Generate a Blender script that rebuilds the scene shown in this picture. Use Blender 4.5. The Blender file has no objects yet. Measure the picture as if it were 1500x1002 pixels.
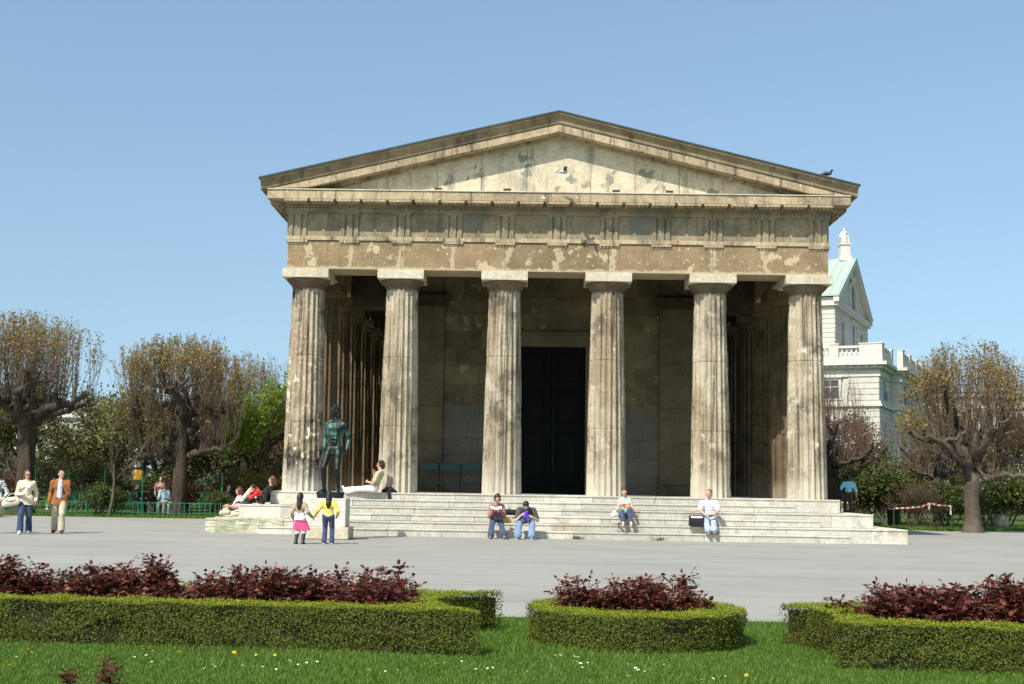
import bpy, bmesh, math, random
import numpy as np
from mathutils import Vector, Matrix
R = math.radians
random.seed(7)
rng = np.random.default_rng(7)
scene = bpy.context.scene
col = scene.collection

# ------------------------------------------------------------------ helpers
def link(o, parent=None):
    col.objects.link(o)
    if parent: o.parent = parent
    return o

def tag(o, label=None, cat=None, group=None, kind=None):
    if label: o['label'] = label
    if cat: o['category'] = cat
    if group: o['group'] = group
    if kind: o['kind'] = kind
    return o

def empty(name, loc=(0, 0, 0), rz=0.0, label=None, cat=None, group=None):
    o = bpy.data.objects.new(name, None)
    o.empty_display_size = 0.2
    col.objects.link(o)
    o.location = loc
    o.rotation_euler = (0, 0, rz)
    return tag(o, label, cat, group)

def np_mesh(name, V, F, mats, smooth=False, mi=None):
    """V (n,3) array, F list of arrays (m,3) or (m,4)"""
    V = np.asarray(V, np.float32)
    if not isinstance(F, list): F = [F]
    F = [np.asarray(f, np.int32) for f in F if len(f)]
    me = bpy.data.meshes.new(name)
    me.vertices.add(len(V)); me.vertices.foreach_set('co', V.ravel())
    loops = np.concatenate([f.ravel() for f in F])
    tot = np.concatenate([np.full(len(f), f.shape[1], np.int32) for f in F])
    start = np.concatenate([[0], np.cumsum(tot)[:-1]]).astype(np.int32)
    me.loops.add(len(loops)); me.loops.foreach_set('vertex_index', loops)
    me.polygons.add(len(tot)); me.polygons.foreach_set('loop_start', start)
    try: me.polygons.foreach_set('loop_total', tot)
    except Exception: pass
    if smooth: me.polygons.foreach_set('use_smooth', np.ones(len(tot), bool))
    for m in (mats if isinstance(mats, (list, tuple)) else [mats]): me.materials.append(m)
    if mi is not None: me.polygons.foreach_set('material_index', np.asarray(mi, np.int32))
    me.update(calc_edges=True); me.validate()
    return me

class MB:
    """collects shapes into ONE mesh"""
    def __init__(s): s.v = []; s.f = []; s.n = 0; s.m = []; s.cm = 0
    def add(s, V, F):
        V = [tuple(map(float, p)) for p in V]
        s.v += V
        for f in F:
            s.f.append(tuple(i + s.n for i in f)); s.m.append(s.cm)
        s.n += len(V)
    def box(s, x0, y0, z0, x1, y1, z1):
        s.add([(x0,y0,z0),(x1,y0,z0),(x1,y1,z0),(x0,y1,z0),(x0,y0,z1),(x1,y0,z1),(x1,y1,z1),(x0,y1,z1)],
              [(0,3,2,1),(4,5,6,7),(0,1,5,4),(1,2,6,5),(2,3,7,6),(3,0,4,7)])
    def prism(s, poly, ax, a0, a1):
        """poly in the two other axes (in xyz order), extruded along axis ax"""
        n = len(poly); V = []
        for a in (a0, a1):
            for p in poly:
                q = list(p); q.insert(ax, a); V.append(q)
        A = sum(poly[i][0]*poly[(i+1)%n][1]-poly[(i+1)%n][0]*poly[i][1] for i in range(n))
        flip = (A > 0) ^ (ax == 1)
        F = [tuple(range(n))[::-1], tuple(range(n, 2*n))]
        F += [(i, (i+1) % n, n+(i+1) % n, n+i) for i in range(n)]
        if not flip: F = [f[::-1] for f in F]
        s.add(V, F)
    def tube(s, pts, rad, n=6, cap=True):
        pts = [Vector(p) for p in pts]
        if not hasattr(rad, '__len__'): rad = [rad]*len(pts)
        V = []; F = []
        up = Vector((0.13, 0.31, 1)).normalized(); prev = None
        for i, p in enumerate(pts):
            d = (pts[min(i+1, len(pts)-1)] - pts[max(i-1, 0)])
            if d.length < 1e-9: d = Vector((0,0,1))
            d.normalize()
            if prev is None:
                a = d.cross(Vector((1,0,0)) if abs(d.x) < .8 else Vector((0,1,0))).normalized()
            else:
                a = (prev - d*prev.dot(d)).normalized()
            prev = a; b = d.cross(a)
            for k in range(n):
                t = 2*math.pi*k/n
                V.append(p + (a*math.cos(t) + b*math.sin(t))*rad[i])
        for i in range(len(pts)-1):
            for k in range(n):
                F.append((i*n+k, i*n+(k+1) % n, (i+1)*n+(k+1) % n, (i+1)*n+k))
        if cap:
            F.append(tuple(range(n))[::-1]); F.append(tuple(range((len(pts)-1)*n, len(pts)*n)))
        s.add(V, F)
    def lathe(s, prof, c=(0,0,0), n=24, cap=True):
        V = []; F = []
        for r, z in prof:
            for k in range(n):
                t = 2*math.pi*k/n
                V.append((c[0]+r*math.cos(t), c[1]+r*math.sin(t), c[2]+z))
        m = len(prof)
        for i in range(m-1):
            for k in range(n):
                F.append((i*n+k, i*n+(k+1) % n, (i+1)*n+(k+1) % n, (i+1)*n+k))
        if cap:
            F.append(tuple(range(n))[::-1]); F.append(tuple(range((m-1)*n, m*n)))
        s.add(V, F)
    def build(s, name, mats, parent=None, smooth=False, bevel=0, loc=None):
        me = bpy.data.meshes.new(name)
        me.from_pydata(s.v, [], s.f)
        mats = mats if isinstance(mats, (list, tuple)) else [mats]
        for m in mats: me.materials.append(m)
        if len(mats) > 1: me.polygons.foreach_set('material_index', s.m)
        if smooth: me.polygons.foreach_set('use_smooth', [True]*len(me.polygons))
        me.update()
        o = link(bpy.data.objects.new(name, me), parent)
        if loc: o.location = loc
        if bevel:
            b = o.modifiers.new('bevel', 'BEVEL'); b.width = bevel; b.segments = 1; b.limit_method = 'ANGLE'; b.angle_limit = R(40)
        return o

def obj(name, me, parent=None, loc=None):
    o = link(bpy.data.objects.new(name, me), parent)
    if loc: o.location = loc
    return o

def copy_tree(o, parent=None):
    c = o.copy(); col.objects.link(c); c.parent = parent
    for ch in list(o.children): copy_tree(ch, c)
    return c

# ------------------------------------------------------------------ materials
class NT:
    def __init__(s, name):
        s.mat = bpy.data.materials.new(name); s.mat.use_nodes = True
        s.t = s.mat.node_tree; s.b = s.t.nodes['Principled BSDF']
    def n(s, typ, **kw):
        nd = s.t.nodes.new(typ)
        for k, v in kw.items():
            if k in nd.inputs: s.set(nd.inputs[k], v)
            else: setattr(nd, k, v)
        return nd
    def set(s, inp, v):
        if isinstance(v, bpy.types.NodeSocket): s.t.links.new(v, inp)
        elif isinstance(v, bpy.types.Node): s.t.links.new(v.outputs[0], inp)
        else:
            if hasattr(inp.default_value, '__len__') and hasattr(v, '__len__') and len(v) == 3 and len(inp.default_value) == 4: v = (*v, 1)
            inp.default_value = v
    def pos(s):
        return s.n('ShaderNodeNewGeometry').outputs['Position']
    def mapped(s, scale=(1,1,1), vec=None, loc=(0,0,0)):
        m = s.n('ShaderNodeMapping'); s.set(m.inputs['Vector'], vec if vec else s.pos())
        m.inputs['Scale'].default_value = scale; m.inputs['Location'].default_value = loc
        return m.outputs[0]
    def noise(s, scale, detail=6, rough=.6, vec=None, dist=0.0):
        n = s.n('ShaderNodeTexNoise'); n.inputs['Scale'].default_value = scale
        n.inputs['Detail'].default_value = detail; n.inputs['Roughness'].default_value = rough
        n.inputs['Distortion'].default_value = dist
        s.set(n.inputs['Vector'], vec if vec else s.pos())
        return n.outputs['Fac']
    def ramp(s, fac, a, b, smooth=True):
        m = s.n('ShaderNodeMapRange'); m.interpolation_type = 'SMOOTHSTEP' if smooth else 'LINEAR'
        s.set(m.inputs['Value'], fac); m.inputs['From Min'].default_value = a; m.inputs['From Max'].default_value = b
        return m.outputs[0]
    def math(s, op, a, b=0.0, clamp=False):
        m = s.n('ShaderNodeMath'); m.operation = op; m.use_clamp = clamp
        s.set(m.inputs[0], a); s.set(m.inputs[1], b)
        return m.outputs[0]
    def mix(s, fac, a, b, mode='MIX'):
        m = s.n('ShaderNodeMix'); m.data_type = 'RGBA'; m.blend_type = mode
        s.set(m.inputs['Factor'], fac); s.set(m.inputs['A'], a) if False else None
        s.set(m.inputs[6], a); s.set(m.inputs[7], b)
        return m.outputs[2]
    def island(s): return s.n('ShaderNodeNewGeometry').outputs['Random Per Island']
    def objrand(s): return s.n('ShaderNodeObjectInfo').outputs['Random']
    def bump(s, h, strength=.3, dist=.01):
        b = s.n('ShaderNodeBump'); b.inputs['Strength'].default_value = strength; b.inputs['Distance'].default_value = dist
        s.set(b.inputs['Height'], h); s.t.links.new(b.outputs[0], s.b.inputs['Normal'])
    def out(s, color, rough=.85, spec=.3, metal=0.0):
        s.set(s.b.inputs['Base Color'], color); s.set(s.b.inputs['Roughness'], rough)
        s.b.inputs['Specular IOR Level'].default_value = spec; s.b.inputs['Metallic'].default_value = metal
        return s.mat

def stone(name, light, mid, dark, streak=.5, patch=None, patch_t=(.58,.62), patch_scale=1.3, island=.18, grime=.35, grime_scale=1.1,
          bump=.5, spot=0.0, spot_col=(.7,.66,.56), zpatch=None, streak_scale=(5,5,.4), rough=.88, brown=None, st_t=(.53,.74), gr_t=(.5,.72)):
    n = NT(name)
    c = n.mix(n.ramp(n.noise(1.6, 8, .65), .35, .65), mid, light)
    if brown: c = n.mix(n.math('MULTIPLY', n.ramp(n.noise(.55, 5, .6, vec=n.mapped((1,1,.7), loc=(1,4,8))), .46, .62), .75), c, brown)
    if island:
        isl = n.island()
        c = n.mix(1.0, c, n.mix(isl, (1-island,)*3, (1+island*.6, 1+island*.55, 1+island*.45)), 'MULTIPLY')
    c = n.mix(1.0, c, n.mix(n.ramp(n.noise(14, 8, .7), .3, .7), (.78,.77,.74), (1.12,1.12,1.1)), 'MULTIPLY')
    g = n.math('MULTIPLY', n.ramp(n.noise(grime_scale, 10, .68, dist=.4), *gr_t), grime)
    c = n.mix(g, c, dark)
    st = n.math('MULTIPLY', n.ramp(n.noise(1.0, 6, .6, vec=n.mapped(streak_scale)), *st_t), streak)
    c = n.mix(st, c, dark)
    if patch:
        p = n.ramp(n.noise(patch_scale, 7, .62, vec=n.mapped((1,1,1), loc=(13.1,5.2,2.7))), *patch_t)
        c = n.mix(p, c, patch)
    if zpatch:      # lighter repairs below a ragged height: (z0, z1, colour, strength)
        sep = n.n('ShaderNodeSeparateXYZ'); n.set(sep.inputs[0], n.pos())
        zz = n.math('ADD', sep.outputs[2], n.math('MULTIPLY', n.math('SUBTRACT', n.noise(2.6, 7, .6), .5), 1.1))
        c = n.mix(n.math('MULTIPLY', n.ramp(zz, zpatch[0], zpatch[1]), zpatch[3]), c, zpatch[2])
    if spot:
        sp = n.ramp(n.noise(9, 4, .6, vec=n.mapped((1,1,.8), loc=(3,9,1))), 1-spot-.04, 1-spot)
        c = n.mix(sp, c, spot_col)
    h = n.math('ADD', n.math('MULTIPLY', n.noise(7, 10, .7), 1.0), n.math('MULTIPLY', n.noise(60, 4, .6), .35))
    n.bump(h, bump, .03)
    return n.out(c, rough, .25)

def plain(name, c, rough=.7, spec=.3, metal=0.0, var=.12, scale=30, bump=0.0):
    n = NT(name)
    cc = n.mix(1.0, c, n.mix(n.noise(scale, 5, .6), (1-var,)*3, (1+var,)*3), 'MULTIPLY')
    if bump: n.bump(n.noise(scale*2, 5, .6), bump, .01)
    return n.out(cc, rough, spec, metal)

def fabric(name, c, c2=None, var=.14, fold=.35):
    n = NT(name)
    cc = n.mix(n.ramp(n.noise(11, 4, .55), .3, .7), tuple(x*(1-var) for x in c), tuple(min(1, x*(1+var)) for x in c))
    if c2: cc = n.mix(n.ramp(n.noise(26, 3, .6), .46, .54), cc, c2)
    n.bump(n.noise(13, 3, .5, dist=.6), fold, .03)
    n.b.inputs['Sheen Weight'].default_value = .15
    return n.out(cc, .85, .2)

def leaf_mat(name, cols, trans=.35, rough=.5, spec=.3, big=None):
    """colour differs from leaf to leaf"""
    n = NT(name)
    r = n.island()
    cr = n.n('ShaderNodeValToRGB'); n.set(cr.inputs[0], r)
    els = cr.color_ramp.elements
    while len(els) < len(cols): els.new(.5)
    for i, c in enumerate(cols):
        els[i].position = i/(len(cols)-1) if len(cols) > 1 else 0; els[i].color = (*c, 1)
    c = cr.outputs[0]
    if big:
        c = n.mix(n.ramp(n.noise(big[0], 4, .6), .42, .66), c, big[1]) if len(big) == 2 else n.mix(n.math('MULTIPLY', n.ramp(n.noise(big[0], 4, .6), .42, .66), big[2]), c, big[1])
    n.out(c, rough, spec)
    tr = n.n('ShaderNodeBsdfTranslucent'); n.set(tr.inputs['Color'], c)
    mx = n.n('ShaderNodeMixShader'); mx.inputs[0].default_value = trans
    outn = n.t.nodes['Material Output']
    n.t.links.new(n.b.outputs[0], mx.inputs[1]); n.t.links.new(tr.outputs[0], mx.inputs[2]); n.t.links.new(mx.outputs[0], outn.inputs['Surface'])
    return n.mat

# ------------------------------------------------------------------ camera, light, sky
def setup():
    f, D, h, pitch, roll, yaw, cx = 1900.7149, 38.8499, 1.4497, .1149, .0166, -.0166, -.9434
    cyw, syw, cp, sp = math.cos(yaw), math.sin(yaw), math.cos(pitch), math.sin(pitch)
    fw = Vector((syw*cp, cyw*cp, sp)); r = Vector((cyw, -syw, 0)); u = r.cross(fw)
    cr, sr = math.cos(roll), math.sin(roll)
    X = r*cr + u*sr; Y = u*cr - r*sr
    M = Matrix((X, Y, -fw)).transposed().to_4x4(); M.translation = (cx, -D, h)
    cam = bpy.data.cameras.new('camera'); co = bpy.data.objects.new('camera', cam); col.objects.link(co)
    co.matrix_world = M
    cam.sensor_width = 36; cam.lens = f/1500*36; cam.shift_x = 13.5/1500; cam.shift_y = -10/1500
    cam.clip_end = 3000; cam.clip_start = .1
    scene.camera = co
    el, az = R(49), R(33)
    w = bpy.data.worlds.new('World'); scene.world = w; w.use_nodes = True
    nt = w.node_tree; bg = nt.nodes['Background']
    sky = nt.nodes.new('ShaderNodeTexSky'); sky.sky_type = 'NISHITA'; sky.sun_disc = False
    sky.sun_elevation = el; sky.sun_rotation = R(213)
    sky.altitude = 200; sky.air_density = SKY[0]; sky.dust_density = SKY[1]; sky.ozone_density = SKY[2]
    tc = nt.nodes.new('ShaderNodeTexCoord'); mp = nt.nodes.new('ShaderNodeVectorMath'); mp.operation = 'MULTIPLY_ADD'
    mp.inputs[1].default_value = (1, 1, .6); mp.inputs[2].default_value = (0, 0, .12)
    nt.links.new(tc.outputs['Generated'], mp.inputs[0])
    nm = nt.nodes.new('ShaderNodeVectorMath'); nm.operation = 'NORMALIZE'; nt.links.new(mp.outputs[0], nm.inputs[0]); nt.links.new(nm.outputs[0], sky.inputs[0])
    tn = nt.nodes.new('ShaderNodeVectorMath'); tn.operation = 'MULTIPLY'; tn.inputs[1].default_value = (.98, 1.035, .98); nt.links.new(sky.outputs[0], tn.inputs[0])
    nt.links.new(tn.outputs[0], bg.inputs[0]); bg.inputs[1].default_value = SKY[3]
    L = bpy.data.lights.new('sun', 'SUN'); L.energy = SUN; L.angle = R(.5); L.color = (1, .95, .86)
    lo = bpy.data.objects.new('sun', L); col.objects.link(lo)
    d = Vector((math.sin(az)*math.cos(el), math.cos(az)*math.cos(el), -math.sin(el)))
    lo.rotation_euler = d.to_track_quat('-Z', 'Y').to_euler(); lo.location = (-20, -30, 40)
    scene.view_settings.view_transform = 'Standard'; scene.view_settings.look = 'None'
    scene.view_settings.exposure = EXPOSURE; scene.view_settings.gamma = 1
    scene.cycles.max_bounces = 6; scene.cycles.diffuse_bounces = 3; scene.cycles.transparent_max_bounces = 6
    scene.cycles.use_denoising = True
SKY = (1.0, 2.0, 1.0, .134); SUN = 4.5; EXPOSURE = .42
setup()
# ------------------------------------------------------------------ ground
def ground_mats():
    n = NT('asphalt')
    c = n.mix(n.ramp(n.noise(.35, 8, .6), .3, .7), (.268,.264,.236), (.31,.306,.275))
    c = n.mix(n.ramp(n.noise(1.0, 7, .65, vec=n.mapped((.25, 1.6, 1))), .5, .75), c, (.225,.22,.212))
    c = n.mix(1.0, c, n.mix(n.noise(70, 4, .7), (.82,.82,.82), (1.16,1.16,1.16)), 'MULTIPLY')
    # a few darker dried puddle stains and hairline cracks
    c = n.mix(n.math('MULTIPLY', n.ramp(n.noise(.9, 5, .55, vec=n.mapped((.6,1.2,1), loc=(4,1,0))), .64, .74), .35), c, (.16,.16,.155))
    v = n.n('ShaderNodeTexVoronoi'); v.feature = 'DISTANCE_TO_EDGE'; v.inputs['Scale'].default_value = .28
    n.set(v.inputs['Vector'], n.mapped((1,1,1), vec=None))
    cr = n.math('SUBTRACT', 1.0, n.ramp(v.outputs['Distance'], 0.0, .006))
    c = n.mix(n.math('MULTIPLY', cr, .12), c, (.2,.2,.19))
    w1 = n.n('ShaderNodeTexWave'); w1.bands_direction = 'Y'; w1.inputs['Scale'].default_value = .11; w1.inputs['Distortion'].default_value = 5.0; w1.inputs['Detail'].default_value = 2; w1.inputs['Detail Scale'].default_value = .3
    n.set(w1.inputs['Vector'], n.mapped((.25,1,1), loc=(0,3.3,0)))
    c = n.mix(n.math('MULTIPLY', n.ramp(w1.outputs[1], .90, .985), n.math('MULTIPLY', n.ramp(n.noise(.25, 3, .5), .45, .6), .3)), c, (.175,.175,.17))
    sp = n.ramp(n.noise(26, 3, .5), .67, .70); c = n.mix(n.math('MULTIPLY', sp, .6), c, (.13,.12,.10))
    n.bump(n.noise(90, 4, .7), .45, .012)
    A = n.out(c, .9, .25)
    n = NT('soil_and_grass')
    c = n.mix(n.ramp(n.noise(2.2, 8, .65), .42, .6), (.045,.085,.018), (.075,.12,.03))
    c = n.mix(n.ramp(n.noise(.8, 6, .6), .56, .72), c, (.13,.09,.055))
    n.bump(n.noise(40, 5, .7), .6, .03)
    G = n.out(c, .95, .1)
    n = NT('lawn_base')
    c = n.mix(n.ramp(n.noise(3, 8, .65), .35, .65), (.035,.075,.012), (.06,.115,.02))
    n.bump(n.noise(60, 5, .7), .8, .02)
    L = n.out(c, .95, .1)
    return A, G, L
M_ASPHALT, M_GROUND, M_LAWN = ground_mats()

def sheet(name, poly, z, mat, kind='structure'):
    me = bpy.data.meshes.new(name); me.from_pydata([(x, y, z) for x, y in poly], [], [tuple(range(len(poly)))])
    me.materials.append(mat); me.update()
    o = link(bpy.data.objects.new(name, me)); o['kind'] = kind
    return o
sheet('ground', [(-1200,-200),(1200,-200),(1200,1800),(-1200,1800)], -.012, M_GROUND)
sheet('plaza', [(-60,-24.2),(60,-24.2),(60,16),(25,15.2),(17.5,12.2),(14.9,10.8),(13.6,11.6),(12.4,30),(-11.4,30),(-11.6,10.4),(-60,9.6)], -.004, M_ASPHALT)
sheet('lawn', [(-40,-45),(40,-45),(40,-24.2),(-40,-24.2)], -.002, M_LAWN)

# ------------------------------------------------------------------ temple materials
M_COL = stone('column_limestone', (.49,.43,.325), (.37,.315,.225), (.055,.047,.036), brown=(.29,.22,.135), st_t=(.50,.66), gr_t=(.50,.66), streak=.82, streak_scale=(11,11,.22), patch=(.56,.51,.41), patch_t=(.60,.72), patch_scale=1.8,
              island=0, grime=.7, grime_scale=.9, bump=.9, spot=.30, spot_col=(.60,.54,.43), zpatch=(2.3,1.2,(.58,.53,.43),.7))
M_COLD = stone('weathered_limestone', (.44,.375,.27), (.30,.245,.165), (.04,.033,.026), streak=.85, streak_scale=(8,8,.45), st_t=(.50,.66), gr_t=(.49,.64), patch=(.66,.60,.48), patch_t=(.60,.64), patch_scale=2.2,
              island=0, grime=1.0, grime_scale=.75, bump=.9, spot=.35, spot_col=(.58,.53,.43), zpatch=(2.1,1.2,(.60,.55,.45),.85))
M_COLF = stone('sooty_shaded_limestone', (.17,.125,.07), (.11,.08,.046), (.016,.013,.010), streak=.7, island=0, grime=.7, grime_scale=.9, bump=.7, spot=.3, spot_col=(.26,.21,.14), zpatch=(1.9,1.2,(.32,.28,.2),.5))  # flank columns: soot, with the shade of the aisles also darkened into the colour
M_ABF = stone('sooty_shaded_capital_stone', (.15,.11,.06), (.10,.072,.04), (.02,.016,.012), streak=.4, island=0, grime=.5)  # flank capitals: soot and aisle shade both put into the colour
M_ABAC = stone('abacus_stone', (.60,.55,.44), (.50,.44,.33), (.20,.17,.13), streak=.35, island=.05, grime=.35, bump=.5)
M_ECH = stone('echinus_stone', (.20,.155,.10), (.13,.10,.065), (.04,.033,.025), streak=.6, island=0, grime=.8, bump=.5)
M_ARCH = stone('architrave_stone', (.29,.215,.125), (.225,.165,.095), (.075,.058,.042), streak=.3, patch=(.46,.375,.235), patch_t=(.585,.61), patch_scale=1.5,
              island=.16, grime=.3, bump=.55, spot=.31, spot_col=(.52,.45,.32))
def arch_joint_repairs():
    nt = M_ARCH.node_tree; n = NT.__new__(NT); n.mat = M_ARCH; n.t = nt; n.b = nt.nodes['Principled BSDF']
    old = n.b.inputs['Base Color'].links[0].from_socket
    sep = n.n('ShaderNodeSeparateXYZ'); n.set(sep.inputs[0], n.pos())
    x = n.math('ADD', sep.outputs[0], n.math('MULTIPLY', n.math('SUBTRACT', n.noise(2.4, 6, .65), .5), .95))
    f = n.math('ABSOLUTE', n.math('SUBTRACT', n.math('FRACT', n.math('ADD', n.math('MULTIPLY', x, 1/1.55), .47)), .5))
    k = n.math('MULTIPLY', n.math('SUBTRACT', 1.0, n.ramp(f, .035, .07)), n.ramp(n.noise(.9, 3, .5, vec=n.mapped((1,1,.3), loc=(2,7,1))), .42, .5))
    z = n.math('ADD', sep.outputs[2], n.math('MULTIPLY', n.math('SUBTRACT', n.noise(3.2, 6, .65), .5), .35))
    k = n.math('MAXIMUM', k, n.math('MULTIPLY', n.math('SUBTRACT', 1.0, n.ramp(z, 7.84, 7.88)), .9))
    c = n.mix(n.math('MULTIPLY', k, .85), old, (.44,.365,.24)); n.set(n.b.inputs['Base Color'], c)
arch_joint_repairs()
M_FRZ = stone('frieze_stone', (.36,.295,.19), (.28,.23,.15), (.085,.078,.062), streak=.5, st_t=(.52,.68), gr_t=(.48,.62), patch=(.20,.19,.145), patch_t=(.54,.62), patch_scale=1.4, island=.12, grime=.45, bump=.5)
M_COR = stone('cornice_stone', (.46,.375,.25), (.36,.285,.185), (.09,.072,.054), st_t=(.52,.68), gr_t=(.5,.66), streak=.85, island=.22, grime=.6, bump=.6, spot=.31, streak_scale=(4.5,4.5,.3))
M_SIMA = stone('sima_stone', (.33,.26,.165), (.24,.185,.115), (.04,.035,.028), streak=.7, island=.15, grime=.75, bump=.5, streak_scale=(3.0,3.0,.5))
M_TYMP = stone('tympanum_plaster', (.68,.60,.45), (.58,.50,.36), (.22,.205,.165), streak=.6, st_t=(.52,.68), patch=(.25,.245,.20), patch_t=(.575,.60), patch_scale=1.1, island=.10, grime=.5, grime_scale=1.3, bump=.35, streak_scale=(4,4,.5))
M_STEP = stone('step_limestone', (.60,.585,.525), (.51,.49,.43), (.22,.19,.14), streak=.25, patch=(.40,.345,.25), patch_t=(.58,.70), patch_scale=.9, island=.24, grime=.65, grime_scale=1.6, bump=.4, streak_scale=(2,2,2))
M_MOSSY = stone('mossy_block', (.56,.53,.42), (.46,.43,.33), (.12,.14,.085), streak=.3, patch=(.26,.31,.20), patch_t=(.52,.6), patch_scale=2.4, island=.05, grime=.7, grime_scale=2.2, bump=.8)
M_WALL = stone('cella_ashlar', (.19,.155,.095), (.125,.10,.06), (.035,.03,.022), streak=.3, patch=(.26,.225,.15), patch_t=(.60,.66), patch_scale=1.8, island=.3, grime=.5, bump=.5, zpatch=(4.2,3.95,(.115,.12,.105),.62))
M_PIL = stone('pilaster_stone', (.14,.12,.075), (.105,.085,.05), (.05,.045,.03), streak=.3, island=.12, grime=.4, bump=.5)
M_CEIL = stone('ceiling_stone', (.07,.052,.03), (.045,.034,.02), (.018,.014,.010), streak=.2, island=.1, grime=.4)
M_COPPER = plain('green_copper_edge', (.035,.055,.045), .6, .4, 0, .3, 6)
M_DOOR = plain('dark_green_door_paint', (.004,.006,.0055), .75, .12, 0, .35, 5, .2)
M_GROOVE = plain('vent_dark', (.05,.045,.04), .9)  # dark grey of the small tympanum vents

temple = empty('doric_temple', (0,0,0), 0, 'weathered neoclassical temple with six fluted front columns, triangular pediment and white stone steps', 'temple')
S = 3.1; SC = 2.848; ZS = 1.174; ZAB = 7.512; ZAT = 7.781
XS = [-1.5*S-SC, -1.5*S, -.5*S, .5*S, 1.5*S, 1.5*S+SC]
YS = [0, SC] + [SC+S*i for i in range(1, 8)] + [2*SC+7*S]
YB = YS[-1]

# ---- column: fluted shaft with worn arrises, drum joints, echinus, abacus
def shaft_mesh(seed, mat):
    r0, r1 = .60, .478
    z0, z1 = ZS, 7.27
    g = np.random.default_rng(seed)
    nf, per, rows = 20, 8, 84
    zs = list(np.linspace(z0, z1, rows))
    for zj in (3.16, 5.20):
        zj += g.uniform(-.05, .05)
        zs += [zj-.014, zj-.006, zj+.006, zj+.014]
    zs = np.array(sorted(zs)); joints = []
    n = nf*per
    th = np.arange(n)/n*2*math.pi
    V = np.zeros((len(zs), n, 3))
    low = g.normal(0, 1, (len(zs)//4+3, nf)); 
    for i, z in enumerate(zs):
        t = (z-z0)/(z1-z0)
        r = r0 + (r1-r0)*t + .012*math.sin(math.pi*t)
        ph = (np.arange(n) % per)/per
        depth = .080*(r/r0)*np.sin(math.pi*ph)**.8
        # chipped arris
        fi = np.arange(n)//per
        wear = np.clip(low[i//4, fi]*.5+low[min(i//4+1, len(low)-1), fi]*.5, 0, 2)*.012 + np.clip(g.normal(-.6, 1, nf)[fi], 0, 2)*.006
        ar = (ph == 0)
        rr = r - depth - np.where(ar, np.abs(wear), 0)
        if t > .955: rr = r - depth*max(0, (1-t)/.045)**.5
        rr = rr + g.normal(0, .0012, n)
        for zj in (3.16, 5.20):
            pass
        V[i,:,0] = rr*np.cos(th); V[i,:,1] = rr*np.sin(th); V[i,:,2] = z
    dz = np.diff(zs)
    for i in range(1, len(zs)-1):
        if zs[i+1]-zs[i] < .0121 and zs[i+1]-zs[i] > .0119:
            V[i,:,:2] *= .975; V[i+1,:,:2] *= .975
    V = V.reshape(-1, 3)
    F = []
    idx = np.arange(n); nx = (idx+1) % n
    for i in range(len(zs)-1):
        F.append(np.stack([i*n+idx, i*n+nx, (i+1)*n+nx, (i+1)*n+idx], 1))
    return np_mesh('shaft', V, np.concatenate(F), mat)

def capital():
    m = MB()
    prof = [(.478,7.22),(.478,7.268),(.492,7.272),(.492,7.285),(.483,7.289),(.483,7.302),(.50,7.306),(.50,7.322),(.53,7.345),(.58,7.395),(.625,7.44),(.655,7.475),(.668,7.500),(.655,7.512)]
    m.lathe(prof, n=48)
    me = m.build('echinus', M_ECH, None, smooth=True)
    return me
_sh = [shaft_mesh(s, M_COL) for s in (1, 2, 3)]; _shd = shaft_mesh(4, M_COLD)
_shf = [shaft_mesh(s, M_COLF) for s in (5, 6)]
_ech = capital(); ech_me = _ech.data; bpy.data.objects.remove(_ech)
_ab = MB(); _ab.box(-.691,-.691,ZAB,.691,.691,ZAT); _abo = _ab.build('abacus', M_ABAC); ab_me = _abo.data; bpy.data.objects.remove(_abo)
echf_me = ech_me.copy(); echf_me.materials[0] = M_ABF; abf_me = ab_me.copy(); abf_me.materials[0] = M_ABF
kcol = 0
def column(x, y, weather=False, sooty_shaded=False):  # last flag picks the stone darkened for soot and shade
    global kcol
    kcol += 1
    sh = obj('column', _shd if weather else _sh[kcol % 3], temple, (x, y, 0))
    sh.rotation_euler.z = (kcol*7 % 20)*2*math.pi/20 + R(9)
    if sooty_shaded: sh.data = _shf[kcol % 2]
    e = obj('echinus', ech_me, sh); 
    if sooty_shaded: e.data = echf_me
    a = obj('abacus', abf_me if sooty_shaded else ab_me, sh); a.rotation_euler.z = -sh.rotation_euler.z
    b = a.modifiers.new('bevel', 'BEVEL'); b.width = .012; b.segments = 2
for i, x in enumerate(XS):
    column(x, YS[0], i == 0); 
for x in (XS[0], XS[-1]):
    for y in YS[1:-1]: column(x, y, sooty_shaded=True)
for x in XS: column(x, YS[-1])

# ---- stepped platform: courses of slabs
def slab_row(m, x0, x1, y0, y1, z0, z1, lo=1.2, hi=2.6, g=.005, jit=.006, nose=False):
    x = x0
    while x < x1-1e-6:
        w = random.uniform(lo, hi)
        if x1-(x+w) < lo*.6: w = x1-x
        j = random.uniform(-jit, jit)
        zt = z1+random.uniform(-.003,.003); m.prism([(y0+j+.024,z0),(y1,z0),(y1,zt),(y0+j,zt),(y0+j,zt-.045),(y0+j+.024,zt-.052)], 0, x+g/2, x+w-g/2) if nose else m.box(x+g/2, y0+j, z0, x+w-g/2, y1, zt); x += w
def slab_col(m, x0, x1, y0, y1, z0, z1, lo=1.2, hi=2.6, g=.004):
    y = y0
    while y < y1-1e-6:
        w = random.uniform(lo, hi)
        if y1-(y+w) < lo*.6: w = y1-y
        m.box(x0, y+g/2, z0, x1, y+w-g/2, z1+random.uniform(-.003,.003)); y += w
EX, T = .791, .752
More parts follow.
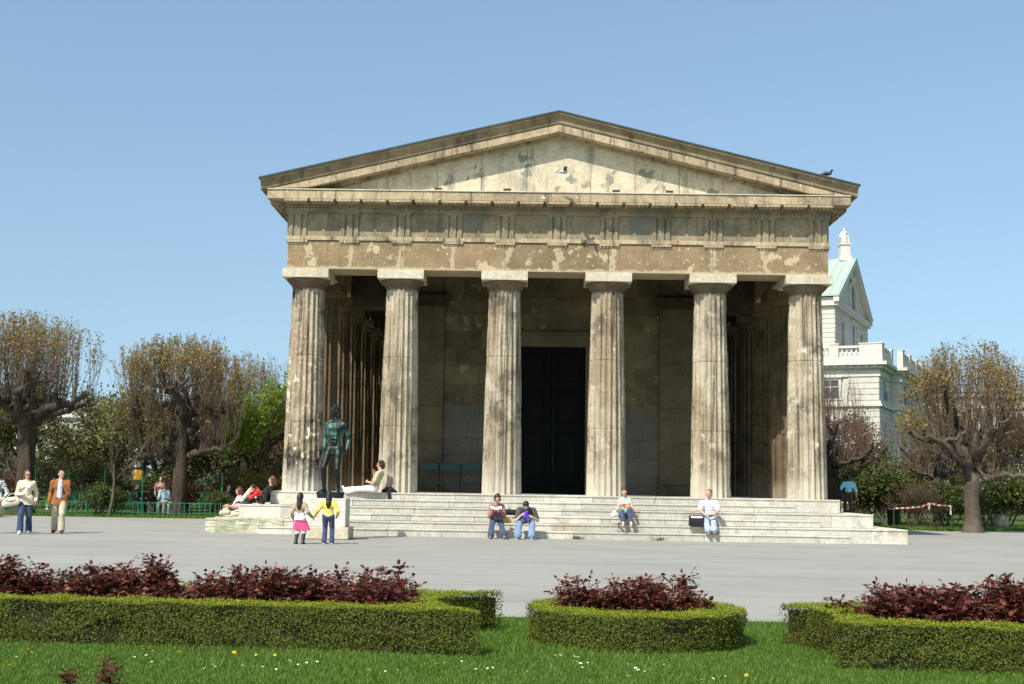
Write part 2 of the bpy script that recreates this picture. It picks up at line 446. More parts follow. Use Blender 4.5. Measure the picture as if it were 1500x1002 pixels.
for lv in (0, 1, 2):
    o_ = EX + (2-lv)*T
    X, Y0, Y1 = XS[-1]+o_, -o_, YB+o_
    z0, z1 = ZS/3*lv, ZS/3*(lv+1)
    z0 += .003 if lv else -.05
    m = MB()
    xl = -X + (2.2 if lv == 0 else 0)
    slab_row(m, xl, X, Y0, Y0+1.15, z0, z1, nose=True)
    slab_row(m, -X, X, Y1-1.15, Y1, z0, z1)
    slab_col(m, -X, -X+1.15, Y0+(0 if lv == 0 else 1.152), Y1-1.152, z0, z1) if lv else slab_col(m, -X, -X+1.15, Y0+2.4, Y1-1.152, z0, z1)
    slab_col(m, X-1.15, X, Y0+1.152, Y1-1.152, z0, z1)
    m.box(-X+1.152, Y0+1.152, z0, X-1.152, Y1-1.152, z1-.004)
    m.build('step', M_STEP, temple, bevel=.008)
    if lv == 0:
        mm = MB()
        # rough old corner block, subdivided and roughened
        bm = bmesh.new()
        bmesh.ops.create_cube(bm, size=1, matrix=Matrix.Translation((-X+1.1, Y0+1.2, (z1-.05)/2)) @ Matrix.Diagonal((2.19, 2.38, z1+.05, 1)))
        bmesh.ops.subdivide_edges(bm, edges=bm.edges, cuts=9, use_grid_fill=True)
        for v in bm.verts:
            s_ = Vector((math.sin(v.co.y*7+v.co.z*9), math.sin(v.co.x*6+v.co.z*11), math.sin(v.co.x*5+v.co.y*6)))
            v.co += Vector((random.gauss(0,.008), random.gauss(0,.008), random.gauss(0,.005))) + s_*.010
            if v.co.x > -X+2.15: v.co.x = -X+2.19
        me = bpy.data.meshes.new('corner_block'); bm.to_mesh(me); bm.free(); me.materials.append(M_MOSSY)
        cb = obj('corner_block', me, temple); cb['label'] = 'rough mossy grey green stone block'
# inserted half-height steps in front
for (xa, xb, yf, yb_, z) in ((-8.22, 8.12, -2.671, -2.298, 0), (-7.22, 7.47, -1.919, -1.546, ZS/3), (-7.0, 6.93, -1.167, -.794, 2*ZS/3)):
    m = MB(); slab_row(m, xa, xb, yf, yb_, z+(.003 if z else -.05), z+ZS/6, 1.1, 2.3, .005, .008, True)
    m.build('step', M_STEP, temple, bevel=.012)

# ---- cella: front wall of ashlar blocks, pilasters, door, side walls, ceiling
WY = 5.2
m = MB()
def ashlar(m, x0, x1, z0, z1, y0, y1, ch, bl, off0=0):
    z = z0; k = off0
    while z < z1-1e-6:
        h = ch if z1-(z+ch) > ch*.4 else z1-z
        x = x0 - (bl*.5 if k % 2 else 0)
        while x < x1-1e-6:
            a, b = max(x, x0), min(x+bl*random.uniform(.8, 1.2), x1)
            if x1-b < .12: b = x1
            d = random.uniform(-.006, .006)
            m.box(a+.004, y0+d, z+.004, b-.004, y1, z+h-.004); x = b
        z += h; k += 1
for sx in (-1, 1):
    x0, x1 = sorted((sx*1.42, sx*3.66))
    ashlar(m, x0, x1, ZS, 6.66, WY, WY+.5, .612, 1.35)
ashlar(m, -3.66, 3.66, 6.66, 8.6, WY, WY+.5, .612, 1.5, 1)
m.box(-3.66, WY+.02, ZS, -1.42, WY+.45, 8.6); m.box(1.42, WY+.02, ZS, 3.66, WY+.45, 8.6); m.box(-1.44, WY+.021, 6.7, 1.44, WY+.449, 8.6)
for sx in (-1, 1): m.box(*((sx*3.663, WY+.03, 7.885, sx*5.0, WY+.5, 8.6) if sx > 0 else (-5.0, WY+.03, 7.885, -3.663, WY+.5, 8.6)))
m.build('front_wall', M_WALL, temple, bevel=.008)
for sx in (-1, 1):
    m = MB(); x0, x1 = sorted((sx*3.661, sx*5.1))
    for k, (za, zb) in enumerate(((ZS+.35,2.9),(2.9,4.1),(4.1,5.6),(5.6,7.1))): m.box(x0, WY-.12, za+.003, x1, WY+.6, zb-.003)
    m.box(x0-.04, WY-.17, ZS, x1+.04, WY+.6, ZS+.345)
    m.box(x0, WY-.12, 7.1, x1, WY+.6, 7.5)
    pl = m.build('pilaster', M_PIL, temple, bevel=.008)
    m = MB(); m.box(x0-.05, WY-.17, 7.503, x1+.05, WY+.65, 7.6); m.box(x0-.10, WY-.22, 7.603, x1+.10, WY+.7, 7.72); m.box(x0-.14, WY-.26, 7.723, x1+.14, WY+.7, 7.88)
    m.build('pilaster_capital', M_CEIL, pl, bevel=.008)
    m = MB(); x0, x1 = sorted((sx*4.5, sx*5.0))
    slab_col(m, x0, x1, WY+.602, 22, ZS, 8.6, 1.5, 3.0)
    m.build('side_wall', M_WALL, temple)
m = MB(); m.box(-5, 22.002, ZS, 5, 22.5, 8.6); m.build('rear_wall', M_WALL, temple)
# door with frame and panelled leaves
m = MB()
m.box(-1.42, WY-.05, ZS, -1.17, WY+.5, 6.17); m.box(1.17, WY-.05, ZS, 1.42, WY+.5, 6.17)
m.box(-1.42, WY-.05, 6.173, 1.42, WY+.5, 6.55); m.box(-1.55, WY-.16, 6.553, 1.55, WY+.3, 6.66)
fr = m.build('door_frame', M_PIL, temple, bevel=.01)
for sx in (-1, 1):
    m = MB()
    x0, x1 = sorted((sx*.008, sx*1.168))
    m.box(x0, WY+.22, ZS+.01, x1, WY+.30, 6.168)
    dl = m.build('door', M_DOOR, temple)
    for za, zb in ((1.45,3.25),(3.5,4.7),(4.95,5.95)):
        m = MB(); a, b = x0+.17, x1-.17
        m.box(a, WY+.19, za, b, WY+.218, za+.05); m.box(a, WY+.19, zb-.05, b, WY+.218, zb); m.box(a, WY+.19, za+.05, a+.05, WY+.218, zb-.05); m.box(b-.05, WY+.19, za+.05, b, WY+.218, zb-.05)
        m.box(a+.12, WY+.20, za+.12, b-.12, WY+.219, zb-.12)
        m.build('panel', M_DOOR, dl, bevel=.008)
m = MB(); m.tube([(.09, WY+.13, 2.2), (.09, WY+.13, 2.42)], .015, 8); m.box(.075, WY+.13, 2.19, .105, WY+.218, 2.21); m.box(.075, WY+.13, 2.41, .105, WY+.218, 2.43)
m.build('door_handle', plain('old_bronze_handle', (.05,.045,.03), .4, .5, .6), temple)
# bench against the wall between the second and third columns
M_TEAL = plain('teal_bench_paint', (.014,.065,.07), .5, .4, 0, .2, 8); M_DTEAL = plain('dark_green_bench_paint', (.012,.04,.036), .5, .4, 0, .2, 8); M_IRON = plain('cast_iron', (.012,.012,.012), .6, .4, .3, .2, 10)
bn = empty('park_bench', (-3.35, 4.35, ZS), 0, 'long teal slatted bench against the porch wall between second and third columns', 'bench')
m = MB(); m.box(-1.25,.25,.74,1.25,.285,.955); m.build('backrest', M_TEAL, bn, bevel=.006)
m = MB()
for k in range(4): m.box(-1.25,-.28+k*.125,.30,1.25,-.17+k*.125,.345)
m.build('seat', M_DTEAL, bn, bevel=.006)
for x in (-1.05,-.36,.36,1.05):
    m = MB(); m.tube([(x,-.22,0),(x,-.2,.30)], .022, 6); m.tube([(x,.24,0),(x,.20,.32),(x,.235,.95)], .022, 6); m.box(x-.02,-.24,.27,x+.02,.24,.299); m.build('leg', M_IRON, bn)
# ceiling and cross beams
m = MB(); m.box(-6.9, .6, 8.60, 6.9, YB-.6, 8.64)
m.build('ceiling', M_CEIL, temple)
for sx in (-1, 1):
    m = MB(); x0, x1 = sorted((sx*5.25, sx*6.9)); m.box(x0, WY+.05, 7.45, x1, WY+1.05, 8.595)
    m.build('ceiling_beam', M_CEIL, temple, bevel=.01)

# ---- entablature
A = .58; AX = XS[-1]+A
m = MB()
bx = [-AX] + [x for x in XS[1:-1]] + [AX]
ys = [A*1.0] + YS[1:-1] + [YB-A]
for a, b in zip(bx[:-1], bx[1:]):
    m.box(a+.003, -A, ZAT+.002, b-.003, A, 8.65); m.box(a+.003, YB-A, ZAT+.002, b-.003, YB+A, 8.65)
for sx in (-1, 1):
    x0, x1 = sorted((sx*(AX-2*A), sx*AX))
    for a, b in zip(ys[:-1], ys[1:]): m.box(x0, a+.003, ZAT+.002, x1, b-.003, 8.65)
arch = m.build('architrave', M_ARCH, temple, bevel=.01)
def ring(m, o, z0, z1, depth=.5):
    X = XS[-1]+o
    m.box(-X, -o, z0, X, -o+depth, z1); m.box(-X, YB+o-depth, z0, X, YB+o, z1)
    m.box(-X, -o+depth+.001, z0, -X+depth, YB+o-depth-.001, z1); m.box(X-depth, -o+depth+.001, z0, X, YB+o-depth-.001, z1)
m = MB(); ring(m, A+.045, 8.652, 8.77); m.build('taenia', M_COR, temple, bevel=.008)
m = MB()
tx = [-7.785+1.557*k for k in range(11)]
ty = [-A+.3+ (YB+2*A-.6)/18*k for k in range(19)]
hw = .29
m.box(-AX+.1, -A+.12, 8.772, AX-.1, A-.1, 9.50); m.box(-AX+.1, YB-.3, 8.772, AX-.1, YB+A-.12, 9.50)
for sx in (-1, 1):
    x0, x1 = sorted((sx*(AX-.6), sx*(AX-.12)))
    m.box(x0, A-.09, 8.772, x1, YB-.31, 9.50)
frz = m.build('frieze', M_FRZ, temple, bevel=.006)
mm_ = MB(); mm_.box(-1.557/2+hw+.002, 0, 8.774, 1.557/2-hw-.002, .14, 9.498); met_ = mm_.build('metope', M_FRZ, temple)
wy = ty[1]-ty[0]; mm_ = MB(); mm_.box(-wy/2+hw+.002, 0, 8.774, wy/2-hw-.002, .14, 9.498); met2 = mm_.build('metope', M_FRZ, temple)
first = [met_, met2]
for k in range(10):
    for (y, rz) in ((-A+.025, 0), (YB+A-.025, math.pi)):
        o = first[0] if (k == 0 and rz == 0) else met_.copy()
        if o is not met_: col.objects.link(o)
        o.location = ((tx[k]+tx[k+1])/2, y, 0); o.rotation_euler.z = rz
for k in range(18):
    for sx in (-1, 1):
        o = met2 if (k == 0 and sx < 0) else met2.copy()
        if o is not met2: col.objects.link(o)
        o.location = (sx*(AX-.025), (ty[k]+ty[k+1])/2, 0); o.rotation_euler.z = sx*math.pi/2
m = MB(); ring(m, A+.05, 9.503, 9.64); m.build('frieze_cap', M_FRZ, temple, bevel=.01)
# one triglyph (front at y=0, centred), copied along the four sides
def trig_poly():
    w = hw; g = .075; d = .055
    xs_ = [(-w, d), (-w+.04, 0), (-.155+ .0, 0), (-.115, d), (-.075, 0), (.075, 0), (.115, d), (.155, 0), (w-.04, 0), (w, d)]
    return [(-w, .35)] + xs_ + [(w, .35)]
m = MB(); m.prism([(x, y) for x, y in trig_poly()][::-1], 2, 8.772, 9.44)
m.box(-hw, -.01, 9.442, hw, .3, 9.501)
trg_me = m.build('triglyph', M_FRZ).data
m = MB(); m.box(-hw-.01, -.012, 8.585, hw+.01, .12, 8.650)
for k in range(6):
    x = -hw+.04+k*(2*hw-.08)/5
    m.lathe([(.034, 8.535), (.024, 8.584)], (x, .036, 0), 8)
reg_me = m.build('regula', M_COR).data
for o in [x for x in col.objects if x.name.startswith(('triglyph', 'regula'))]: bpy.data.objects.remove(o)
def put_trig(x, y, rz):
    t = obj('triglyph', trg_me, temple, (x, y, 0)); t.rotation_euler.z = rz
    g = obj('regula', reg_me, t)
for x in tx: put_trig(x, -A-.035, 0); 
for x in tx[1:-1]: put_trig(x, YB+A+.035, math.pi)
for y in ty[0:]:
    put_trig(-AX-.035, y, -math.pi/2); put_trig(AX+.035, y, math.pi/2)
# cornice: bed, mutules with drops, corona, top fillet
CO = 1.14
m = MB(); ring(m, A+.09, 9.643, 9.78, .6); ring(m, A+.06, 9.6405, 9.6425)
m.build('bed_moulding', M_FRZ, temple, bevel=.012)
m = MB(); m.box(-.345, -.46, 9.735, .345, 0, 9.797)
for r_ in range(3):
    for k in range(6): m.lathe([(.030, 9.695), (.027, 9.734)], (-.29+k*.116, -.41+r_*.15, 0), 7)
mut_me = m.build('mutule', M_COR).data
bpy.data.objects.remove([x for x in col.objects if x.name.startswith('mutule')][0])
for k in range(21):
    obj('mutule', mut_me, temple, (-7.785+.7785*k, -A-.095, 0))
for sx in (-1, 1):
    for k in range(36):
        y = -A+.3+(YB+2*A-.6)/35*k
        o = obj('mutule', mut_me, temple, (sx*(AX+.095), y, 0)); o.rotation_euler.z = sx*math.pi/2
m = MB()
X = XS[-1]+CO
slab_row(m, -X, X, -CO, -CO+.9, 9.80, 10.065, 1.4, 2.0, .004, .003)
m.box(-X, YB+CO-.9, 9.80, X, YB+CO, 10.065)
for sx in (-1, 1):
    x0, x1 = sorted((sx*(X-.9), sx*X)); slab_col(m, x0, x1, -CO+.902, YB+CO-.902, 9.80, 10.065, 1.4, 2.0)
m.build('cornice', M_COR, temple, bevel=.008)
m = MB(); 
x = -X
while x < X-1e-3:
    w = min(random.uniform(1.4, 2.2), X-x)
    m.prism([(-CO-.03, 10.068), (-CO-.03, 10.10), (-.60, 10.16), (-.60, 10.068)], 0, x+.002, x+w-.002); x += w
m.build('cornice_ledge', M_ABAC, temple)

# ---- pediment
SL = .2405
def zr(x, apex): return apex - SL*abs(x)
M_ = MB()
edges = [-8.2,-7.3,-5.95,-4.95,-3.62,-2.29,-.93,.99,2.32,3.65,4.95,6.2,7.3,8.2]
for a, b in zip(edges[:-1], edges[1:]):
    d = random.uniform(-.005,.005)
    pts = [(a+.009, 10.10), (b-.009, 10.10), (b-.009, zr(b, 12.0))]
    if a < 0 < b: pts.append((0, 12.0))
    pts.append((a+.009, zr(a, 12.0)))
    if zr(a, 12.0) < 10.1: pts = pts[:-1]
    if zr(b, 12.0) < 10.1: pts = [pts[0], pts[1], pts[-1]]
    M_.prism(pts, 1, -.62+d, -.2)
M_.prism([(-8.0, 10.10), (8.0, 10.10), (0, 12.0)], 1, -.585, -.21)
tym = M_.build('tympanum', M_TYMP, temple)
m = MB()
for x in (-1.52, 1.75, 3.35, -3.6): m.box(x-.11, -.627, 10.24, x+.11, -.60, 10.30)
m.build('vent', M_GROOVE, tym)
def rake(m, lo, hi, y0, y1, xmax, nseg=7, gap=.004):
    """sloping band between two apex heights"""
    for sx in (-1, 1):
        cuts = [xmax*k/nseg for k in range(nseg+1)]
        for a, b in zip(cuts[:-1], cuts[1:]):
            a2, b2 = a+(gap if a else 0), b
            P = [(sx*a2, zr(a2, lo)), (sx*b2, zr(b2, lo)), (sx*b2, zr(b2, hi)), (sx*a2, zr(a2, hi))]
            m.prism(P, 1, y0, y1)
def rake_profile(m, prof, xmax, nseg=6, gap=.005):
    """prof: list of (y, apex z) swept down both slopes"""
    n = len(prof)
    for sx in (-1, 1):
        cuts = [xmax*k/nseg for k in range(nseg+1)]
        for a, b in zip(cuts[:-1], cuts[1:]):
            a2 = a+(gap if a else 0); V = []
            for x in (a2, b):
                for (y, z) in prof: V.append((sx*x, y, zr(x, z)))
            F = [tuple(range(n)), tuple(range(n, 2*n))[::-1]] + [(i, n+i, n+(i+1) % n, (i+1) % n) for i in range(n)]
            if sx > 0: F = [f[::-1] for f in F]
            m.add(V, F)
# end point where a band meets the horizontal cornice
m = MB(); rake_profile(m, [(-.75, 11.85), (-.75, 11.93), (-.60, 11.93), (-.60, 11.85)], 7.1); m.build('raking_bed', M_COR, temple)
m = MB()
rake_profile(m, [(-1.12, 11.935), (-1.12, 12.165), (-.3, 12.165), (-.3, 11.935)], 7.4, 7)
for sx in (-1, 1):   # the thin end where the band dies on to the cornice
    x0 = 7.4; P = [(sx*(x0+.004), 10.15), (sx*(x0+.004), zr(x0, 12.165)), (sx*8.5, zr(8.5, 12.165)), (sx*8.5, 10.105)]
    m.prism(P, 1, -1.12, -.3)
m.build('raking_cornice', M_COR, temple, bevel=.006)
m = MB()
rake_profile(m, [(-1.13, 12.172), (-1.16, 12.20), (-1.17, 12.27), (-1.22, 12.36), (-1.30, 12.43), (-1.31, 12.485), (-.3, 12.485), (-.3, 12.172)], 8.83, 7)
m.build('sima', M_SIMA, temple)
m = MB()
prof = [(-1.335, 12.487), (-1.335, 12.535), (YB+1.335, 12.535), (YB+1.335, 12.487)]
for sx in (-1, 1):
    V = []
    for x in (0, 8.88):
        for (y, z) in prof: V.append((sx*x, y, zr(x, z)))
    F = [(0,1,2,3), (7,6,5,4)] + [(i, 4+i, 4+(i+1) % 4, (i+1) % 4) for i in range(4)]
    if sx > 0: F = [f[::-1] for f in F]
    m.add(V, F)
m.build('roof', M_COPPER, temple)
m = MB()
for sx in (-1, 1):   # side gutters closing the eaves
    m.prism([(sx*8.62, 10.07), (sx*8.86, 10.36), (sx*8.3, 10.40), (sx*8.3, 10.07)], 1, -.29, YB+1.2)
m.prism([(-8.0,10.1),(8.0,10.1),(0,12.0)], 1, YB+.3, YB+.6)
m.build('eaves_gutter', M_SIMA, temple)
# ------------------------------------------------------------------ organic shapes: smooth union of tapered limbs -> one surface
class SDF:
    def __init__(s, k=.02): s.p = []; s.k = k; s.cut = []
    def rc(s, a, b, ra, rb=None, flat=None, k=None):
        s.p.append(('c', np.array(a, float), np.array(b, float), ra, ra if rb is None else rb, flat, s.k if k is None else k)); return s
    def el(s, c, r, M=None, k=None):
        s.p.append(('e', np.array(c, float), np.array(r, float), np.eye(3) if M is None else np.array(M, float), 0, None, s.k if k is None else k)); return s
    def plane(s, p, n): s.cut.append((np.array(p, float), np.array(n, float)/np.linalg.norm(n))); return s
    def trim(s, p, n):
        # cut everything added so far; shapes added later are left whole
        s.p.append(('x', np.array(p, float), np.array(n, float)/np.linalg.norm(n), 0, 0, None, 0)); return s
    def mesh(s, name, vox, mats, wob=0.0):
        lo = np.full(3, 1e9); hi = -lo; bb = []
        for q in s.p:
            if q[0] == 'x': bb.append((None, None)); continue
            if q[0] == 'c':
                m = max(q[3], q[4]); a = np.minimum(q[1], q[2])-m; b = np.maximum(q[1], q[2])+m
            else:
                m = q[2].max(); a = q[1]-m; b = q[1]+m
            bb.append((a, b)); lo = np.minimum(lo, a); hi = np.maximum(hi, b)
        lo -= vox*3; hi += vox*3
        n = np.ceil((hi-lo)/vox).astype(int)+1
        D = np.full(n, .5, np.float32)
        for q, (a, b) in zip(s.p, bb):
            if q[0] == 'x':
                gx, gy, gz = np.ogrid[0:n[0], 0:n[1], 0:n[2]]
                nn = q[2]
                D = np.maximum(D, ((gx*vox+lo[0]-q[1][0])*nn[0]+(gy*vox+lo[1]-q[1][1])*nn[1]+(gz*vox+lo[2]-q[1][2])*nn[2]).astype(np.float32)); continue
            k = q[6]; mg = k+vox*2.5
            i0 = np.maximum(np.floor((a-mg-lo)/vox).astype(int), 0); i1 = np.minimum(np.ceil((b+mg-lo)/vox).astype(int)+1, n)
            ax = [lo[j]+np.arange(i0[j], i1[j])*vox for j in range(3)]
            P = np.stack(np.meshgrid(*ax, indexing='ij'), -1)
            if q[0] == 'c':
                ba = q[2]-q[1]; L = ba@ba
                pa = P-q[1]
                t = np.clip((pa@ba)/L, 0, 1) if L > 1e-12 else np.zeros(P.shape[:3])
                d = pa - t[..., None]*ba
                if q[5] is not None:
                    fd, fs = q[5]; fd = np.array(fd)/np.linalg.norm(fd)
                    d = d + (d@fd)[..., None]*fd*(1/fs-1)
                d = np.linalg.norm(d, axis=-1) - (q[3]+(q[4]-q[3])*t)
            else:
                l = (P-q[1])@q[3].T
                k0 = np.linalg.norm(l/q[2], axis=-1); k1 = np.linalg.norm(l/q[2]**2, axis=-1)
                d = k0*(k0-1)/np.maximum(k1, 1e-6)
            sl = tuple(slice(i0[j], i1[j]) for j in range(3))
            o = D[sl]
            if k > 1e-6:
                h = np.maximum(k-np.abs(o-d), 0)/k
                D[sl] = np.minimum(o, d)-h*h*k*.25
            else: D[sl] = np.minimum(o, d)
        if s.cut or wob:
            G = np.stack(np.meshgrid(*[lo[j]+np.arange(n[j])*vox for j in range(3)], indexing='ij'), -1)
            if wob:
                D += (np.sin(G[...,0]*31+G[...,2]*17)*np.sin(G[...,1]*27+G[...,2]*9+1)*np.sin(G[...,2]*13+G[...,0]*11)*wob).astype(np.float32)
            for p, nn in s.cut: D = np.maximum(D, ((G-p)@nn).astype(np.float32))
        # surface nets
        ins = D < 0
        c = [ins[i:n[0]-1+i, j:n[1]-1+j, k_:n[2]-1+k_] for i in (0,1) for j in (0,1) for k_ in (0,1)]
        tot = sum(x.astype(np.int8) for x in c); act = (tot > 0) & (tot < 8)
        idx = np.full(act.shape, -1, np.int32); cells = np.argwhere(act); idx[act] = np.arange(len(cells))
        acc = np.zeros((len(cells), 3)); cnt = np.zeros(len(cells))
        offs = [(i, j, k_) for i in (0,1) for j in (0,1) for k_ in (0,1)]
        for ai in range(3):
            for o in offs:
                if o[ai]: continue
                o2 = list(o); o2[ai] = 1
                A_ = D[tuple((cells+np.array(o)).T)]; B_ = D[tuple((cells+np.array(o2)).T)]
                m = (A_ < 0) != (B_ < 0)
                t = np.where(m, A_/np.where(m, A_-B_, 1), 0)
                p = np.tile(np.array(o, float), (len(cells), 1)); p[:, ai] += t
                acc += p*m[:, None]; cnt += m
        V = lo + (cells + acc/np.maximum(cnt, 1)[:, None])*vox
        F = []
        for ai in range(3):
            b_, c_ = (ai+1) % 3, (ai+2) % 3
            sa = [slice(None)]*3; sb = [slice(None)]*3
            sa[ai] = slice(0, -1); sb[ai] = slice(1, None)
            A_ = ins[tuple(sa)]; B_ = ins[tuple(sb)]
            e = np.argwhere(A_ != B_)
            e = e[(e[:, b_] > 0) & (e[:, c_] > 0)]
            e = e[(e[:, b_] < n[b_]-1) & (e[:, c_] < n[c_]-1)]
            db = np.zeros(3, int); db[b_] = 1; dc = np.zeros(3, int); dc[c_] = 1
            q = np.stack([idx[tuple((e-db-dc).T)], idx[tuple((e-dc).T)], idx[tuple(e.T)], idx[tuple((e-db).T)]], 1)
            inside = A_[tuple(e.T)]
            q[~inside] = q[~inside][:, ::-1]
            F.append(q)
        return np_mesh(name, V, np.concatenate(F), mats, smooth=True)

def nrm(v): v = np.array(v, float); return v/max(np.linalg.norm(v), 1e-9)

SKIN = {}
def skin(c):
    if c not in SKIN:
        n = NT('skin'); cc = n.mix(n.noise(9, 3, .5), tuple(x*.9 for x in c), tuple(x*1.06 for x in c))
        n.b.inputs['Subsurface Weight'].default_value = .06
        SKIN[c] = n.out(cc, .5, .35)
    return SKIN[c]
PALE, WARM, TAN = (.62,.40,.29), (.56,.33,.22), (.50,.29,.19)
M_HAIRB = plain('dark_brown_hair', (.030,.018,.012), .5, .4, 0, .35, 60, .4)
M_HAIRK = plain('black_hair', (.012,.010,.010), .45, .45, 0, .3, 60, .4)
M_HAIRR = plain('auburn_hair', (.11,.035,.018), .5, .4, 0, .35, 60, .4)
M_HAIRL = plain('light_brown_hair', (.13,.065,.035), .5, .4, 0, .35, 60, .4)
M_EYE = plain('eye_dark', (.02,.015,.012), .3, .5)
M_LIP = plain('lip', (.42,.16,.13), .5, .4)

def ik(A, B, l1, l2, hint):
    A, B = np.array(A), np.array(B); d = B-A; L = np.linalg.norm(d)
    L2 = min(L, (l1+l2)*.999); u = d/max(L, 1e-6)
    if L > L2: B = A+u*L2
    h = np.array(hint, float); h = h-u*(h@u); h = nrm(h)
    a = (l1*l1-l2*l2+L2*L2)/(2*L2); r = math.sqrt(max(l1*l1-a*a, 0))
    return A+u*a+h*r, B

def figure(name, label, loc, face, H, pel, neck, head=None, hd=(0,1,0), hl=None, hr=None, fl=None, fr=None, kl=(0,1,0), kr=(0,1,0), el=(.25,-1,-.2), er=None,
           footd=(0,1,0), skinc=PALE, hair=M_HAIRB, hairstyle='short', top=None, sleeve='long', hem=.0, legs=None, leghem='ankle', shoes=None, skirt=None,
           hs=1.0, sex='m', group=None, vox=.0075, fleft=None, fright=None, extras=None, cat='person', curl=.6, whole=None, build=1.0, leg_flare=.0, fingers=True, grip_l=None, grip_r=None, sole=None):
    """coordinates of the pose: (towards the figure's right, forward, up) relative to loc"""
    a = R(face); Fv = np.array([math.sin(a), -math.cos(a), 0]); Rv = np.array([-math.cos(a), -math.sin(a), 0]); U = np.array([0, 0, 1.])
    W = lambda v: Rv*v[0]+Fv*v[1]+U*v[2]
    s = H/1.75; b = build
    root = empty(name, loc, 0, label, cat, group)
    P = W(pel); N = W(neck); T = nrm(N-P); side = nrm(Rv - T*(Rv@T)); fr_ = np.cross(side, T); fr_ = nrm(fr_)
    if fr_@Fv < 0 and abs(T[2]) > .5: fr_ = -fr_
    hdv = nrm(W(hd)); HC = W(head) if head is not None else N + nrm(T*.75+hdv*.15+U*.35)*.155*s
    hup = nrm(nrm(HC-N)*.35+U*.65 - hdv*((nrm(HC-N)*.35+U*.65)@hdv)); hrt = np.cross(hdv, hup); HM = np.stack([hrt, hdv, hup])
    h_ = s*hs
    def HP(x, y, z): return HC + (hrt*x + hdv*y + hup*z)*h_
    shw = (.175 if sex == 'm' else .150)*s*b; hipw = (.085 if sex == 'm' else .09)*s*b
    SHl, SHr = N-T*.085*s-side*shw, N-T*.085*s+side*shw
    HPl, HPr = P-side*hipw, P+side*hipw
    l1, l2 = .172*H*1.05, .157*H; t1, t2 = .245*H, .246*H
    hl = W(hl) if hl is not None else SHl + (-side*.08-T*.9*(l1+l2)); hr = W(hr) if hr is not None else SHr + (side*.08-T*.9*(l1+l2))
    er = er or (-el[0], el[1], el[2]) if er is None else er
    ELl, HL = ik(SHl, hl, l1, l2, W((-abs(el[0]) if el[0] > 0 else -el[0]*-1, el[1], el[2]))); ELr, HR = ik(SHr, hr, l1, l2, W((abs(er[0]), er[1], er[2])))
    KNl, AKl = ik(HPl, W(fl), t1, t2, W(kl)); KNr, AKr = ik(HPr, W(fr), t1, t2, W(kr))
    chest = N-T*.17*s
    def torso(S, g=0.0, upto=1.0):
        fl_ = (fr_, .74)
        S.rc(P-side*.065*s*b, P+side*.065*s*b, .098*s*b+g, .098*s*b+g, (fr_, .86))
        S.rc(P+T*.10*s-side*.05*s*b, P+T*.18*s+side*0, .088*s*b+g, .09*s*b+g, (fr_, .82))
        S.rc(P+T*.12*s+side*.05*s*b, P+T*.18*s, .088*s*b+g, .09*s*b+g, (fr_, .82))
        S.rc(chest-side*.078*s*b, chest+side*.078*s*b, .105*s*b+g, .105*s*b+g, (fr_, .80))
        S.rc(N-T*.115*s-side*(shw-.06*s), N-T*.115*s+side*(shw-.06*s), .076*s+g, .076*s+g, (fr_, .85))
        for q in (-1, 1): S.rc(N-T*.02*s+side*q*.02*s, N-T*.09*s+side*q*(shw-.02*s), .050*s+g, .045*s+g*.8)
        S.rc(P+T*.12*s, chest, .115*s*b+g, .12*s*b+g, (fr_, .78))
        if sex == 'f':
            for q in (-1, 1): S.el(chest-T*.015*s+side*q*.072*s+fr_*(.075*s), np.array([.062,.055,.062])*s+g)
    def arm(S, sh, e, w, g=0.0, frac=2.0, drop=0):
        S.rc(sh+T*0, sh+(e-sh)*.3, .058*s*b+g, .05*s*b+g)
        S.rc(sh, e, .050*s*b+g, .040*s*b+g*1.0)
        if frac > 1: S.rc(e, e+(w-e)*min(frac-1, 1), .040*s*b+g, (.040+(.027-.040)*min(frac-1, 1))*s*b+g)
    def leg(S, h, kn, ak, g=0.0, fl=0.0, frac=1.0):
        S.rc(h, kn, .088*s*b+g, .058*s*b+g)
        e = kn+(ak-kn)*frac
        S.rc(kn, e, .057*s*b+g, (.038+(1-frac)*.015)*s*b+g+fl)
        if not fl: S.rc(kn+(ak-kn)*.15-nrm(np.cross(np.cross(ak-kn, fr_), ak-kn))*.0, kn+(ak-kn)*.5, .055*s*b+g, .05*s*b+g)
    def hand(S, w, d, pn, grip, mirror):
        d = nrm(d); pn = nrm(pn-d*(pn@d)); sd = np.cross(d, pn)*mirror
        c = curl if grip is None else grip
        S.rc(w, w+d*.05*s, .024*s, .030*s, (pn, .6), k=.012)
        S.rc(w+d*.05*s-sd*.016*s, w+d*.085*s-sd*.022*s, .017*s, .015*s, k=.010); S.rc(w+d*.05*s+sd*.014*s, w+d*.085*s+sd*.020*s, .017*s, .015*s, k=.010)
        if not fingers:
            S.rc(w+d*.085*s, w+d*.13*s+pn*.03*s*c, .026*s, .018*s, (pn, .6), k=.01); return
        for i, (o, ln) in enumerate(((-.033, .070), (-.011, .080), (.011, .074), (.032, .058))):
            b0 = w+d*(.088-abs(o)*.18)*s+sd*o*s
            c1 = c*.9; d1 = d*math.cos(c1)+pn*math.sin(c1); d2 = d*math.cos(c1*2.1)+pn*math.sin(c1*2.1)
            b1 = b0+d1*ln*.55*s; b2 = b1+d2*ln*.5*s
            S.rc(b0, b1, .0098*s, .0090*s, k=.004); S.rc(b1, b2, .0090*s, .0072*s, k=.004)
        b0 = w+d*.028*s-sd*.026*s; b1 = b0+(d*.55-sd*.75+pn*.25)*.042*s; b2 = b1+(d*.8-sd*.2+pn*.45)*.032*s
        S.rc(b0, b1, .0135*s, .0105*s, k=.006); S.rc(b1, b2, .0100*s, .0080*s, k=.004)
    # ---- body: one continuous surface
    B = SDF(.018*s)
